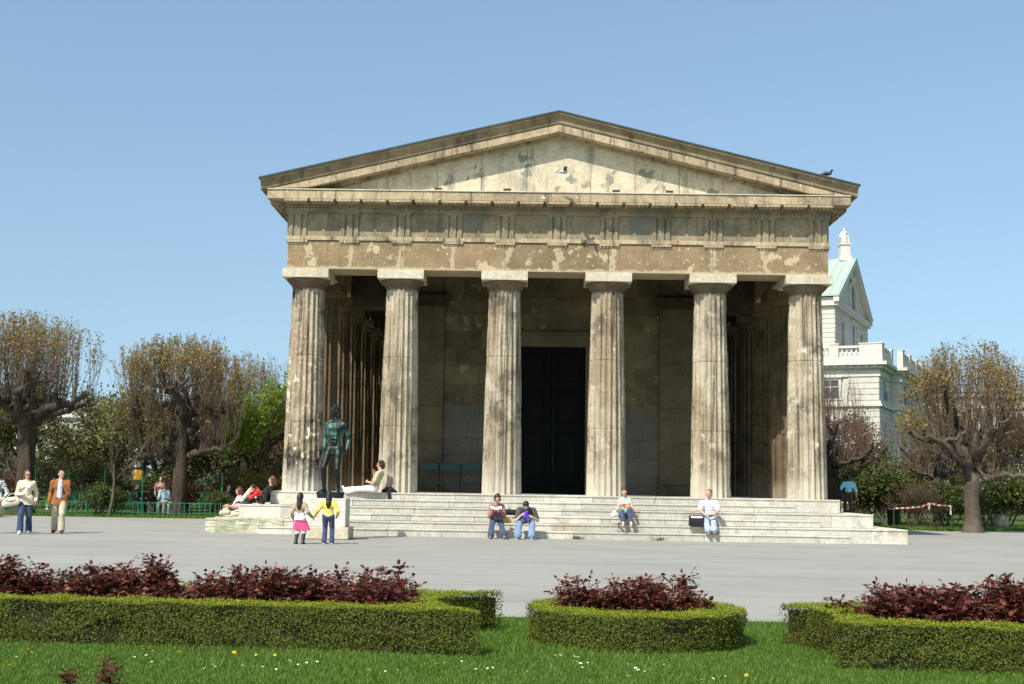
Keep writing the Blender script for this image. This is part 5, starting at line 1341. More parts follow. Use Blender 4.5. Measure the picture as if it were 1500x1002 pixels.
def hedge(name, label, outer, inner, h, seed, dens=11500, lsz=.0175, bare=None):
    g = np.random.default_rng(seed)
    root = empty(name, (0,0,0), 0, label, 'hedge', 'clipped box hedges round the rose beds')
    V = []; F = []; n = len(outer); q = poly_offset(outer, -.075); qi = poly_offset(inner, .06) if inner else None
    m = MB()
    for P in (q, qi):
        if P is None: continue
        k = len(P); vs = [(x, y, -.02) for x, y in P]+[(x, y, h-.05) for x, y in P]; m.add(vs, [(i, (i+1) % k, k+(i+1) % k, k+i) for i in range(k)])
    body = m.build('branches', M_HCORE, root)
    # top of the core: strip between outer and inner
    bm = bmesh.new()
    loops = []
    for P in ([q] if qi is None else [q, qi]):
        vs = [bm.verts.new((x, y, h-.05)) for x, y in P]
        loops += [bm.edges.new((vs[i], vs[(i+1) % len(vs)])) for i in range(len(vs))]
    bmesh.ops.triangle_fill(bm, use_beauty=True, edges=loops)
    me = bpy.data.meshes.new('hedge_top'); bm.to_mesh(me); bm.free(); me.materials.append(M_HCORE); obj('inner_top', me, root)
    # leaves on the walls and the top
    pts = []; nms = []
    for P, sg in ((outer, 1), (inner, -1)):
        if P is None: continue
        k = len(P); A = sum(P[i][0]*P[(i+1)%k][1]-P[(i+1)%k][0]*P[i][1] for i in range(k)); s2 = (1 if A > 0 else -1)*sg
        for i in range(k):
            a, b = np.array(P[i]), np.array(P[(i+1) % k]); L = np.linalg.norm(b-a); d = (b-a)/L; nn = np.array([d[1], -d[0], 0])*s2
            cnt = int(L*h*dens*(1 if sg > 0 else .5)); t = g.random(cnt)*L; z = g.random(cnt)*h
            base = np.stack([a[0]+d[0]*t, a[1]+d[1]*t, z], 1)
            bul = .022*np.sin(t*7+z*9+i)*np.sin(t*3.1-z*13)+.016*np.sin(t*17+z*23)
            dep = g.normal(0,.012,cnt)+bul-.02*(z < .06); 
            dep = np.where(g.random(cnt) < .3, -.05*g.random(cnt)-.012, dep)
            pts.append(base+nn*dep[:,None]); nms.append(np.tile(nn, (cnt,1)))
    o = np.array(outer); lo, hi = o.min(0), o.max(0); cnt = int((hi-lo).prod()*dens*1.1)
    T_ = g.random((cnt,2))*(hi-lo)+lo; k_ = in_poly(T_, poly_offset(outer, .012)); 
    if inner: k_ &= ~in_poly(T_, poly_offset(inner, -.01))
    T_ = T_[k_]; zt = h-.008+.016*np.sin(T_[:,0]*9)*np.sin(T_[:,1]*11)+np.abs(g.normal(0,.011,len(T_)))
    W_ = np.concatenate(pts); N_ = np.concatenate(nms)
    gap = (np.sin(W_[:,0]*5.3+seed)*np.sin(W_[:,1]*4.1)*np.sin(W_[:,0]*2.2-W_[:,2]*9) > .42) & (g.random(len(W_)) < .75)
    if bare is not None: gap |= (np.hypot(W_[:,0]-bare[0], W_[:,1]-bare[1]) < .34) & (W_[:,2] < .13*g.random(len(W_)))
    W_ = W_[~gap]; N_ = N_[~gap]
    tw = []
    for k in range(int(len(T_)/260)):
        q0 = T_[g.integers(len(T_))]; e = np.array([q0[0]+g.normal(0,.02), q0[1]+g.normal(0,.02), h+g.uniform(.012,.05)]); 
        pp = np.stack([q0[0]+(e[0]-q0[0])*np.linspace(.2,1,6), q0[1]+(e[1]-q0[1])*np.linspace(.2,1,6), np.linspace(h-.01,e[2],6)],1); T_ = np.concatenate([T_, pp[:,:2]]); zt = np.concatenate([zt, pp[:,2]])
    if bare is not None:
        for k in range(22):
            b0 = np.array([bare[0]-.02+g.normal(0,.16), bare[1]+g.normal(0,.16), 0]); 
            if not in_poly(b0[None,:2], outer)[0]: continue
            V2, F2 = tubes_np([(b0+np.array([[0,0,0],[g.normal(0,.03),g.normal(0,.03),.12],[g.normal(0,.08),g.normal(0,.08),.3]]), np.array([.011,.008,.004]))], 5); obj('stem', np_mesh('stem', V2, F2, M_RSTEMG), root)
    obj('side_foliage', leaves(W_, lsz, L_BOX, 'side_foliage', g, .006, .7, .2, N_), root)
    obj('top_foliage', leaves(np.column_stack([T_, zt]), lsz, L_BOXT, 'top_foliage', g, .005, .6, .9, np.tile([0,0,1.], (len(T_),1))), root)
    return root
circ = lambda c, r, n=40: [(c[0]+r*math.cos(2*math.pi*i/n), c[1]+r*math.sin(2*math.pi*i/n)) for i in range(n)]
def arc(c, p0, p1, r, n=10):
    """concave arc bulging from p0 to p1 round centre c"""
    a0 = math.atan2(p0[1]-c[1], p0[0]-c[0]); a1 = math.atan2(p1[1]-c[1], p1[0]-c[0])
    r0 = math.hypot(p0[0]-c[0], p0[1]-c[1]); r1 = math.hypot(p1[0]-c[0], p1[1]-c[1])
    if a1-a0 > math.pi: a1 -= 2*math.pi
    if a0-a1 > math.pi: a1 += 2*math.pi
    return [(c[0]+(r0+(r1-r0)*i/n)*math.cos(a0+(a1-a0)*i/n), c[1]+(r0+(r1-r0)*i/n)*math.sin(a0+(a1-a0)*i/n)) for i in range(n+1)]
CB = (.16,-26.24)
bl = [(-7.6,-27.02),(-5.56,-27.21),(-3.7,-27.38)] + arc((.10,-26.35), (-1.29,-27.60), (-1.12,-25.56), 0, 14) + [(-1.8,-25.6),(-7.6,-25.25)]
# the bite of the arc is deeper than its ends
bl = [(x - .20*max(0, 1-abs((y+26.5)/.95))**.7 if x > -1.75 and -27.55 < y < -25.6 else x, y) for x, y in bl]
bi = [(-7.3,-26.70),(-5.5,-26.88),(-3.7,-27.03),(-1.95,-27.17),(-1.92,-26.3),(-1.95,-25.95),(-7.3,-25.6)]
hedge('box_hedge', 'long clipped box hedge framing the left rose bed', bl, bi, .375, 1)
hedge('box_hedge', 'round clipped box hedge with a few rose bushes in its middle', circ(CB, 1.015), circ((CB[0]+.02, CB[1]+.04), .58, 26), .315, 2)
br = [(4.6,-28.30)] + [(2.96,-28.15)] + arc((.2,-26.3), (1.63,-27.95), (1.52,-26.30), 0, 12) + [(2.13,-26.05),(4.6,-26.3)]
br = [(x + .10*max(0, 1-abs((y+27.2)/.7)) if x < 1.75 and -27.9 < y < -26.4 else x, y) for x, y in br]
bri = [(4.3,-27.95),(2.96,-27.80),(2.05,-27.62),(2.15,-26.45),(4.3,-26.6)]
hedge('box_hedge', 'clipped box hedge with ragged bare lower corner framing the right rose bed', br, bri, .37, 3, bare=(1.66,-27.6))
# soil inside the beds
M_SOIL = plain('bed_soil', (.05,.034,.022), .95, .1, 0, .4, 20, .8)
for P in (bi, circ(CB, .6, 24), bri): sheet('bed_soil', P, .006, M_SOIL)

# ------------------------------------------------------------------ dark leaved rose bushes
L_ROSE = leaf_mat('rose_leaves', [(.058,.013,.010),(.10,.021,.014),(.15,.036,.022),(.07,.016,.013),(.20,.06,.034),(.065,.038,.016)],   .22, .42, .4)
M_RSTEM = plain('rose_stem', (.07,.028,.018), .6, .3, 0, .3, 20)
def rose_mesh(seed, h, w, ns):
    g = np.random.default_rng(seed); st = []; P = []; D = []
    for s_ in range(ns):
        a = g.uniform(0, 6.28); rr = w*math.sqrt(g.random()); hh = h*g.uniform(.55,1.0)*(1-.30*(rr/w)**2); hh = hh*(1.14 if s_ < 2 else 1)
        e = np.array([rr*math.cos(a), rr*math.sin(a), hh]); b = np.array([e[0]*.25, e[1]*.25, 0]); t = np.linspace(0,1,6)[:,None]
        Q = b+(e-b)*t+np.array([math.cos(a), math.sin(a), 0])*(t*(1-t))*.15+g.normal(0,.008,(6,3)); st.append((Q, np.linspace(.006,.0025,6)))
        for k in range(int(11+hh*24)):
            f = g.uniform(.22,1)**.8; i = min(int(f*5), 4); q = Q[i]+(Q[i+1]-Q[i])*(f*5-i)
            d = nrm(np.array([g.normal(), g.normal(), g.uniform(-.2,.7)])); sd = nrm(np.cross(d, [0,0,1.]) + g.normal(0,.1,3)); L = .085*g.uniform(.7,1.2)
            st.append((np.stack([q, q+d*L*.5, q+d*L]), np.array([.002,.0015,.001])))
            for (u, v, z) in ((1.0,0,1.1),(.62,.55,.95),(.62,-.55,.95),(.25,.5,.75),(.25,-.5,.75)):
                P.append(q+d*L*u); D.append(nrm(d*(.6+.4*u)+sd*v+np.array([0,0,g.normal(-.15,.3)]))*z)
    P = np.array(P); D = np.array(D); n = len(P); L = .041*g.uniform(.75,1.2,n)[:,None]*np.linalg.norm(D,axis=1)[:,None]
    d = D/np.linalg.norm(D,axis=1)[:,None]; up = np.tile([0,0,1.],(n,1))+g.normal(0,.45,(n,3)); w_ = np.cross(d, up); w_ /= np.linalg.norm(w_,axis=1)[:,None]; nn = np.cross(w_, d)
    V = np.stack([P, P+d*L*.35+w_*L*.33+nn*L*.06, P+d*L*.72+w_*L*.25+nn*L*.04, P+d*L-nn*L*.08, P+d*L*.72-w_*L*.25+nn*L*.04, P+d*L*.35-w_*L*.33+nn*L*.06], 1).reshape(-1,3)
    i = np.arange(n)[:,None]*6; F = np.concatenate([i+np.array([[0,1,2,3]]), i+np.array([[0,3,4,5]])])
    V2, F2 = tubes_np(st, 3)
    return np_mesh('foliage', V, F, L_ROSE), np_mesh('stems', V2, F2, M_RSTEM)
rm = [rose_mesh(200+i, h_, w_, ns) for i, (h_, w_, ns) in enumerate(((.58,.29,34),(.64,.30,36),(.55,.32,36),(.68,.26,30)))]
rm.append(rose_mesh(260, .42, .09, 4)); rm.append(rose_mesh(261, .30, .12, 3))
krose = 0
def rose(x, y, k, s_, label, sz=1.0):
    global krose; krose += 1
    s_ *= 1.12
    r = empty('rose_bush', (x, y, 0), random.uniform(0, 6.28), label, 'rose bush', 'dark leaved rose bushes in the hedged beds'); r.scale = (s_, s_, s_*sz)
    f = obj('foliage', rm[k][0], r); obj('stems', rm[k][1], r)
ords = ['first','second','third','fourth','fifth','sixth','seventh','eighth','ninth','tenth','eleventh','twelfth','thirteenth']
for i in range(10):
    x = -2.12-i*.40; rose(x+random.uniform(-.07,.07), -26.66+.03*i+random.uniform(-.06,.06), (1,0,2,1,3,2,0,1,2,3)[i], random.uniform(.88,1.08), 'dark rose bush, %s from the right in front row of left bed' % ords[i], random.uniform(.85,1.02))
for i in range(10):
    x = -2.2-i*.46; rose(x+random.uniform(-.08,.08), -26.2+random.uniform(-.12,.12), (0,2,1,0,2,3,1,0,2,1)[i], random.uniform(.9,1.1), 'dark rose bush, %s from the right in back row of left bed' % ords[i], random.uniform(.85,1.05))
for x, y, k, s_, lab in ((-.37,-26.15,0,1.0,'lower dark rose bush at the left of the round bed'),(.14,-26.22,1,.98,'tallest dark rose bush in the middle of the round bed'),(.52,-26.18,2,1.08,'broad dark rose bush at the right of the round bed')): rose(x, y, k, s_, lab, .96)
for i, (x, y, k, s_) in enumerate(((2.22,-27.0,2,1.1),(2.58,-27.0,1,1.1),(2.95,-27.2,0,1.15),(3.28,-27.0,3,1.15),(3.6,-27.2,1,1.2),(2.5,-26.7,0,1.1),(3.1,-26.75,2,1.1),(3.9,-27.0,0,1.2))): rose(x, y, k, s_, 'dark red rose bush in the right bed, %s of its %s row' % (ords[i if i < 5 else i-5], 'front' if i < 5 else 'back'), .9)
for x, y, k, s_, lab in ((-3.80,-29.75,4,.66,'small dark rose sprig on the lawn at the bottom left'),(-4.10,-29.75,5,.60,'low dark rose top at the bottom edge left of the sprig')): rose(x, y, k, s_, lab, .8)

# ------------------------------------------------------------------ lawn blades, daisies, dandelions
g = np.random.default_rng(17)
L_GRASS = leaf_mat('grass_blades', [(.095,.185,.018),(.145,.25,.026),(.07,.145,.013),(.15,.26,.04),(.09,.20,.02)], .35, .5, .3, big=(1.6,(.13,.17,.035),.4))
n_ = 150000
y = -24.25-5.6*g.random(n_)**.9; half = (y+38.85)*.43+.3; x = -.95+(g.random(n_)*2-1)*half
keep = np.ones(n_, bool); P2 = np.stack([x, y], 1)
for P in (bl, circ(CB, 1.0), br): keep &= ~in_poly(P2, poly_offset(P, -.03))
x, y = x[keep], y[keep]; n_ = len(x); a = g.uniform(0, 6.28, n_); h_ = g.uniform(.018,.048,n_)*(1+.25*np.sin(x*2.1+y*1.3)); ln = g.normal(0,.45,(n_,2))
B0 = np.stack([x, y, np.full(n_, -.004)], 1); w_ = np.stack([np.cos(a), np.sin(a), 0*a], 1)*.0028; tip = B0+np.stack([ln[:,0]*h_, ln[:,1]*h_, h_], 1); mid = B0*.5+tip*.5+np.stack([0*a,0*a,h_*.12],1)
V = np.stack([B0-w_, B0+w_, mid+w_*.7, mid-w_*.7, tip], 1).reshape(-1,3); i = np.arange(n_)[:,None]*5
go = obj('grass', np_mesh('grass', V, [i+np.array([[0,1,2,3]]), i+np.array([[3,2,4]])], L_GRASS)); go['kind'] = 'stuff'; go['label'] = 'short green lawn grass'
gr2 = np.random.default_rng(18); n_ = 26000     # grass along the far edge of the square
x = np.concatenate([gr2.uniform(-34,-11.6,n_//2), gr2.uniform(13.6,24,n_//2)]); y = np.where(x < 0, 9.75+ (x+60)/48.4*.75+gr2.random(n_)**2*4, 0); yr = np.interp(x, [13.6,14.9,17.5,25], [11.6,10.8,12.2,15.2]); y = np.where(x > 0, yr+.05+gr2.random(n_)**2*5, y)
a = gr2.uniform(0,6.28,n_); h_ = gr2.uniform(.05,.16,n_); B0 = np.stack([x,y,np.full(n_,-.01)],1); w_ = np.stack([np.cos(a),np.sin(a),0*a],1)*.014; tip = B0+np.stack([gr2.normal(0,.4,n_)*h_, gr2.normal(0,.4,n_)*h_, h_],1)
go = obj('grass', np_mesh('grass', np.stack([B0-w_, B0+w_, tip],1).reshape(-1,3), np.arange(n_*3).reshape(-1,3), L_GRASS)); go['kind'] = 'stuff'; go['label'] = 'rough grass strip at the far edge of the square'
M_PETW = plain('daisy_petal', (.85,.85,.82), .6, .2, 0, .05); M_YEL = plain('dandelion_yellow', (.80,.52,.02), .6, .2, 0, .12, 40); M_STALK = plain('flower_stalk', (.10,.2,.04), .6, .2)
def daisy_mesh(np_, r, cr, cols):
    m = MB()
    for k in range(np_):
        a = 2*math.pi*k/np_; c, s_ = math.cos(a), math.sin(a); w = .35*r
        m.add([(c*cr*.5, s_*cr*.5, .004), (c*r*.6-s_*w*.5, s_*r*.6+c*w*.5, .006), (c*r, s_*r, .003), (c*r*.6+s_*w*.5, s_*r*.6-c*w*.5, .006)], [(0,3,2,1)])
    return m
m = daisy_mesh(12, .016, .006, None); dp = m.build('petals', M_PETW).data; m = MB(); m.lathe([(.0055,.002),(.005,.006),(.002,.008)], n=8); dc = m.build('disc', M_YEL).data
m = MB(); m.tube([(0,0,-.045),(.002,0,-.02),(0,0,.003)], .0015, 4); ds = m.build('stalk', M_STALK).data
m = MB()
for lay, (r, z, k_) in enumerate(((.024,.0,22),(.018,.006,16),(.011,.011,10))):
    for k in range(k_):
        a = 2*math.pi*(k+lay*.3)/k_; c, s_ = math.cos(a), math.sin(a); w = .006; m.add([(c*.002, s_*.002, z), (c*r*.7-s_*w*.5, s_*r*.7+c*w*.5, z+.006), (c*r, s_*r, z+.004), (c*r*.7+s_*w*.5, s_*r*.7-c*w*.5, z+.006)], [(0,3,2,1)])
dd = m.build('petals', M_YEL).data
for o in [x for x in col.objects if x.parent is None and x.name.startswith(('petals','disc','stalk'))]: bpy.data.objects.remove(o)
def flower(kind, x, y, label, group):
    r = empty('daisy' if kind == 0 else 'dandelion', (x, y, .045+random.uniform(-.01,.012)), random.uniform(0,6), label, 'flower', group)
    r.rotation_euler = (random.uniform(0,.5), random.uniform(-.3,.3), random.uniform(0,6)); s_ = random.uniform(.6, 1.0); r.scale = (s_,)*3
    obj('petals', dp if kind == 0 else dd, r); obj('stalk', ds, r)
    if kind == 0: obj('disc', dc, r)
fl = np.random.default_rng(4)
for cx_, cy_, n2 in ((-5.1,-28.6,3),(-4.65,-28.3,3),(-3.75,-28.5,4),(-2.95,-28.75,5),(-2.55,-28.6,5),(-1.5,-28.4,4),(-1.15,-28.7,5),(-.6,-27.9,4),(-.35,-28.3,6),(.1,-28.6,5),(.6,-28.8,4),(-3.3,-28.9,3),(-2.0,-28.95,3)):
    for k in range(n2):
        flower(0, cx_+fl.normal(0,.13), cy_+fl.normal(0,.12), 'small white daisy in the front lawn grass', 'daisies in the lawn')
for x, y in ((-4.97,-28.05),(-4.32,-28.15),(-4.05,-27.95),(-3.95,-28.02),(-3.72,-28.06),(-3.28,-28.02),(-3.08,-28.12),(-2.93,-28.10),(-4.18,-28.7),(-4.75,-29.0),(-5.4,-28.95),(.78,-28.75),(.82,-28.9),(-4.9,-29.2)):
    flower(1, x, y, 'yellow dandelion in the front lawn grass', 'dandelions in the lawn')
# weeds at the foot of the steps
for x, lab in ((.55,'small green weed growing at the foot of the steps below the left of the door'),(2.85,'small green weed at the foot of the steps below the woman in mint green')):
    pts = np.stack([fl.normal(x,.10,70), fl.normal(-2.73,.025,70), np.abs(fl.normal(0,.03,70))],1); o = obj('weed', leaves(pts, .06, L_SHRUB, 'weed', fl, .01, .4, .8)); tag(o, lab, 'weed')
# ------------------------------------------------------------------ white theatre behind on the right
M_TW = stone('pale_limestone', (.59,.565,.51), (.53,.505,.455), (.30,.285,.25), streak=.3, island=.06, grime=.2, grime_scale=.25, bump=.2, streak_scale=(.7,.7,.08))
M_TT = stone('pale_trim', (.62,.595,.54), (.56,.535,.485), (.36,.34,.30), streak=.25, island=0, grime=.15, grime_scale=.25, bump=.2, streak_scale=(.7,.7,.08))
M_TG = plain('green_copper_roof', (.34,.42,.36), .7, .3, 0, .15, .6)
M_TGL = plain('window_glass', (.045,.055,.065), .12, .6, 0, .4, .4)
M_TBL = plain('blue_awning', (.09,.16,.26), .6, .3, 0, .15, 1)
th = empty('theatre', (37.0,100,0), R(-23.6), 'large white theatre with balustrade, pedimented attic and green copper roof', 'building')
def rustic(m, ax, c0, a0, a1, z0, z1, ch=.62, dep=.10, out=-1):
    """rows of rusticated blocks: slabs proud of the wall. ax=1: facade at y=c0 facing -y, ax=0: facade at x=c0 facing +x"""
    m = MB(); z = z0
    while z < z1-.05:
        zt = min(z+ch, z1)
        if ax == 1: m.box(a0, c0-dep, z+.03, a1, c0, zt-.03)
        else: m.box(c0, a0, z+.03, c0+dep, a1, zt-.03)
        z += ch
    m.build('rusticated_pier', M_TW, th)
def part_mb(name, m, mat, parent=None, bevel=0): return m.build(name, mat, parent or th, bevel=bevel)
LX, RY = -34, 38
m = MB(); m.box(LX, 0, 0, 0, RY, 15.0); m.box(.002, 8, 0, 1.1, RY, 15.0); part_mb('wall', m, M_TW)
m = MB()
rustic(m, 1, 0, -3.2, .1, 0, 10.4); rustic(m, 1, 0, -3.2, .1, 11.1, 13.6); rustic(m, 1, 0, -17, -6.8, 0, 10.4)
rustic(m, 0, .0, -.1, 2.0, 0, 10.4); rustic(m, 0, .0, 4.6, 7.9, 0, 10.4); rustic(m, 0, 0, -.1, 2.0, 11.1, 13.6); rustic(m, 0, 0, 4.6, 7.9, 11.1, 13.6)
for a in (8.0, 14.0, 20.0, 26.0, 32.0): rustic(m, 0, 1.1, a, a+1.6, 0, 10.4)
def band(z0, z1, o, mat=M_TT, name='string_course'):
    m = MB(); m.box(LX, -o, z0, o, 0, z1); m.box(.0, .002, z0, o, 7.99, z1); m.box(1.1, 8-o, z0, 1.1+o, RY, z1); m.box(o+.002, 8-o, z0, 1.099, 7.999, z1)
    return part_mb(name, m, mat)
band(10.45, 10.7, .35); band(10.7, 11.05, .22); band(13.65, 13.9, .2); band(13.9, 14.5, .12, name='cornice_frieze'); band(14.5, 14.85, .55, name='cornice'); band(14.85, 15.2, 1.0, name='cornice')
m = MB()
for k in range(40): m.box(LX+.8+k*.84, -.75, 14.56, LX+1.2+k*.84, -.56, 14.849)
for k in range(34): m.box(1.66, 8.2+k*.88, 14.56, 1.85, 8.6+k*.88, 14.849)
part_mb('dentil_row', m, M_TT)
# balustrade
bal = MB()
prof = [(.10,0),(.13,.06),(.08,.12),(.15,.38),(.09,.72),(.12,.9),(.14,.95)]
def balus(m, x, y): m.lathe([(r, z+15.75) for r, z in prof], (x, y, 0), 7)
rail = MB(); rail.box(LX, -.55, 15.2, .4, 0, 15.74); rail.box(LX, -.5, 16.72, .35, -.05, 16.98)
rail.box(-.05, .002, 15.2, .4, 7.6, 15.74); rail.box(-.05, .002, 16.72, .35, 7.6, 16.98); rail.box(1.0, 7.6, 15.2, 1.5, RY, 15.74); rail.box(1.05, 7.6, 16.72, 1.45, RY, 16.98)
part_mb('balustrade_rail', rail, M_TT)
piers = [(-1.9,-.6,.5,.05)] + [(x, -.58, x+.9, .03) for x in (-5.0,-9.2,-13.4,-17.6)]
for x0, y0, x1, y1 in piers: m = MB(); m.box(x0, y0, 15.2, x1, y1, 17.12); m.box(x0-.06, y0-.06, 17.12, x1+.06, y1+.06, 17.25); part_mb('balustrade_pier', m, M_TT)
for y0, y1 in ((-.59,1.2),(6.6,7.9)): m = MB(); m.box(-.1, max(y0,.06), 15.2, .46, y1, 17.12); m.box(-.16, max(y0,.06), 17.12, .52, y1+.06, 17.25); part_mb('balustrade_pier', m, M_TT)
for y0 in (7.5,13.6,19.6,25.6,31.6,37): m = MB(); m.box(.95, y0, 15.2, 1.56, y0+1.5, 17.12); m.box(.9, y0-.05, 17.12, 1.62, y0+1.55, 17.25); part_mb('balustrade_pier', m, M_TT)
for i, (a, b) in enumerate(((-4.0,-2.0),(-8.2,-5.1),(-12.4,-9.3),(-16.6,-13.5))):
    m = MB(); k = int((b-a)/.42)
    for j in range(k): balus(m, a+(j+.5)*(b-a)/k, -.28)
    part_mb('baluster_row', m, M_TT)
for a, b in ((1.3,6.5),(9.1,13.5),(15.2,19.5),(21.2,25.5),(27.2,31.5)):
    m = MB(); k = int((b-a)/.46)
    for j in range(k): balus(m, .15 if b < 8 else 1.25, a+(j+.5)*(b-a)/k)
    part_mb('baluster_row', m, M_TT)
# windows
def win(face, c, a0, a1, z0, z1, blind=False):
    """recess framed by casing; glass, sill, optional blue awning"""
    m = MB(); o = .16; w = .28
    def bx(u0, u1, d0, d1, za, zb):
        if face == 1: m.box(u0, c-d1, za, u1, c-d0, zb)
        else: m.box(c+d0, u0, za, c+d1, u1, zb)
    bx(a0-w, a0, .0, o, z0, z1); bx(a1, a1+w, .0, o, z0, z1); bx(a0-w, a1+w, 0, o, z1, z1+w); bx(a0-w-.1, a1+w+.1, 0, o+.2, z1+w+.002, z1+w+.2); bx(a0-w-.1, a1+w+.1, 0, o+.12, z0-.2, z0-.002)
    f = part_mb('window', m, M_TT)
    m = MB(); bx(a0, a1, .004, .02, z0, z1); part_mb('pane', m, M_TGL, f)
    m = MB(); mid = (a0+a1)/2; bx(mid-.05, mid+.05, .021, .05, z0, z1); bx(a0, a1, .021, .045, z0+(z1-z0)*.62, z0+(z1-z0)*.62+.09); part_mb('muntin', m, M_TT, f)
    if blind: m = MB(); bx(a0, a1, .05, .35, z0, z0+(z1-z0)*.42); part_mb('awning', m, M_TBL, f)
win(0, 0, 2.6, 4.0, 11.25, 13.4, True); win(0, 1.1, 10.2, 12.2, 11.25, 13.4, True); win(0, 1.1, 16.2, 18.2, 11.25, 13.4); win(0, 1.1, 22.4, 24.4, 11.25, 13.4); win(0, 1.1, 28.4, 30.4, 11.25, 13.4)
win(0, 0, 2.6, 4.0, 4.0, 8.6)
for a in (10.4, 16.4, 22.4, 28.4): win(0, 1.1, a, a+2.0, 4.0, 8.8)
for a in (-6.0, -11.0, -16.0): win(1, 0, a, a+1.8, 4.0, 8.6); win(1, 0, a, a+1.8, 11.3, 13.3)
m = MB()
for a in (9.7, 12.8, 15.7, 18.9, 21.7, 24.9, 27.7, 30.9):
    m.lathe([(.42,3.0),(.42,3.3),(.34,3.4),(.33,6.0),(.29,9.4),(.42,9.7),(.42,10.0)], (1.5, a, 0), 12)
part_mb('half_column_row', m, M_TT)
# attic with gable facing the right
GX, G0, G1, GE, GA = -6.4, 10.4, 34.0, 23.9, 30.3
m = MB(); m.box(-26, G0, 15, GX, G1, GE)
m.prism([(G0, GE), (G1, GE), ((G0+G1)/2, GA-.5)], 0, -26, GX); at = part_mb('attic', m, M_TW)
m = MB(); rustic(m, 1, G0, -10.5, GX+.1, 17.0, 22.9, .55); rustic(m, 0, GX, G0-.1, G0+3.0, 17.0, 22.9, .55); rustic(m, 0, GX, G1-3.2, G1+.1, 17.0, 22.9, .55); rustic(m, 0, GX, G0+6.4, G0+8.4, 17, 22.9, .55); rustic(m, 0, GX, G1-8.6, G1-6.8, 17, 22.9, .55)
m = MB(); m.box(-26, G0-.45, 22.95, GX+.45, G0, 23.9); m.box(GX, G0, 22.95, GX+.45, G1+.4, 23.3); m.box(GX, G0, 23.3, GX+.6, G1+.5, 23.6); part_mb('attic_cornice', m, M_TT, at)
m = MB(); cy_ = (G0+G1)/2
for sg in (-1, 1):
    e = cy_+sg*((G1-G0)/2+.75); P = [(cy_, GA-.7), (e, 23.62-.25), (e, 23.62+.35), (cy_, GA)]
    m.prism(P, 0, GX, GX+.65)
part_mb('gable_moulding', m, M_TT, at)
m = MB()
for sg in (-1, 1):
    e = cy_+sg*((G1-G0)/2+.85); m.prism([(cy_, GA+.002), (e, 23.98), (e, 24.16), (cy_, GA+.2)], 0, -27, GX+.72)
rf = part_mb('roof', m, M_TG)
m = MB()
for k in range(22): 
    x = -26.5+k*.98; m.prism([(cy_, GA+.2), (cy_-(G1-G0)/2-.85, 24.165), (cy_-(G1-G0)/2-.85, 24.23), (cy_, GA+.27)], 0, x, x+.07)
part_mb('roof_seam', m, M_TG, rf)
m = MB()   # arched niche in the gable with a carved garland above
arch_ = [(cy_-1.7, 23.7)] + [(cy_-1.7*math.cos(t), 25.6+1.5*math.sin(t)) for t in np.linspace(0, math.pi, 12)] + [(cy_+1.7, 23.7)]
for i in range(len(arch_)-1):
    a, b = arch_[i], arch_[i+1]; s1 = lambda p: (cy_+(p[0]-cy_)*1.32, p[1]+(.4 if p[1] > 25.6 else 0))
    m.prism([a, b, s1(b), s1(a)], 0, GX, GX+.28)
part_mb('niche_frame', m, M_TT, at)
m = MB(); m.prism([(a, b) for a, b in arch_], 0, GX, GX+.02); part_mb('niche', m, M_TGL, at)
m = MB(); m.tube([(GX+.2, cy_-2.2+k*.55, 27.75+.3*math.sin(k*1.3)) for k in range(9)], [.14,.2,.26,.2,.3,.2,.26,.2,.14], 6); part_mb('garland', m, M_TT, at)
for a in (G0+3.6, G1-6.2): win(0, GX, a, a+2.0, 18.6, 21.6)
win(0, GX, cy_-1.4, cy_+1.4, 17.8, 22.0)
m = MB(); m.prism([(9.9, 16.4), (G0-.2, 17.4), (G0-.2, 16.2), (4.0, 15.7)], 0, -26, -.9); part_mb('terrace_roof', m, M_TG)
# statue on the ridge
rs = empty('rooftop_statue', (0,0,0), 0, 'white draped stone figure on a tall block crowning the theatre roof', 'statue')
M4 = Matrix.Translation((37.0,100,0)) @ Matrix.Rotation(R(-23.6), 4, 'Z'); pw = M4 @ Vector((GX-.75, cy_-.2, GA+.1)); rs.location = pw
m = MB(); m.box(-.75,-.75,-.3,.75,.75,.35); m.box(-.6,-.6,.35,.6,.6,1.75); m.box(-.72,-.72,1.75,.72,.72,1.98); m.build('plinth', M_TT, rs)
S_ = SDF(.12); S_.rc((0,0,2.2),(0,0,3.0),.42,.30); S_.rc((-.15,0,2.1),(-.1,0,2.9),.2,.2); S_.rc((.2,-.1,2.05),(.15,0,2.9),.18,.2); S_.rc((-.12,0,3.1),(.12,0,3.35),.26,.27); S_.rc((-.3,0,3.4),(-.55,-.05,2.9),.12,.10); S_.rc((-.55,-.05,2.9),(-.3,-.2,2.6),.10,.09); S_.rc((.3,0,3.4),(.5,0,2.95),.12,.1); S_.rc((.5,0,2.95),(.55,0,2.1),.12,.2); S_.el((0,0,3.82),(.17,.18,.21)); S_.rc((0,0,3.55),(0,0,3.7),.12,.1)
obj('figure', S_.mesh('figure', .045, M_TT, .02), rs)
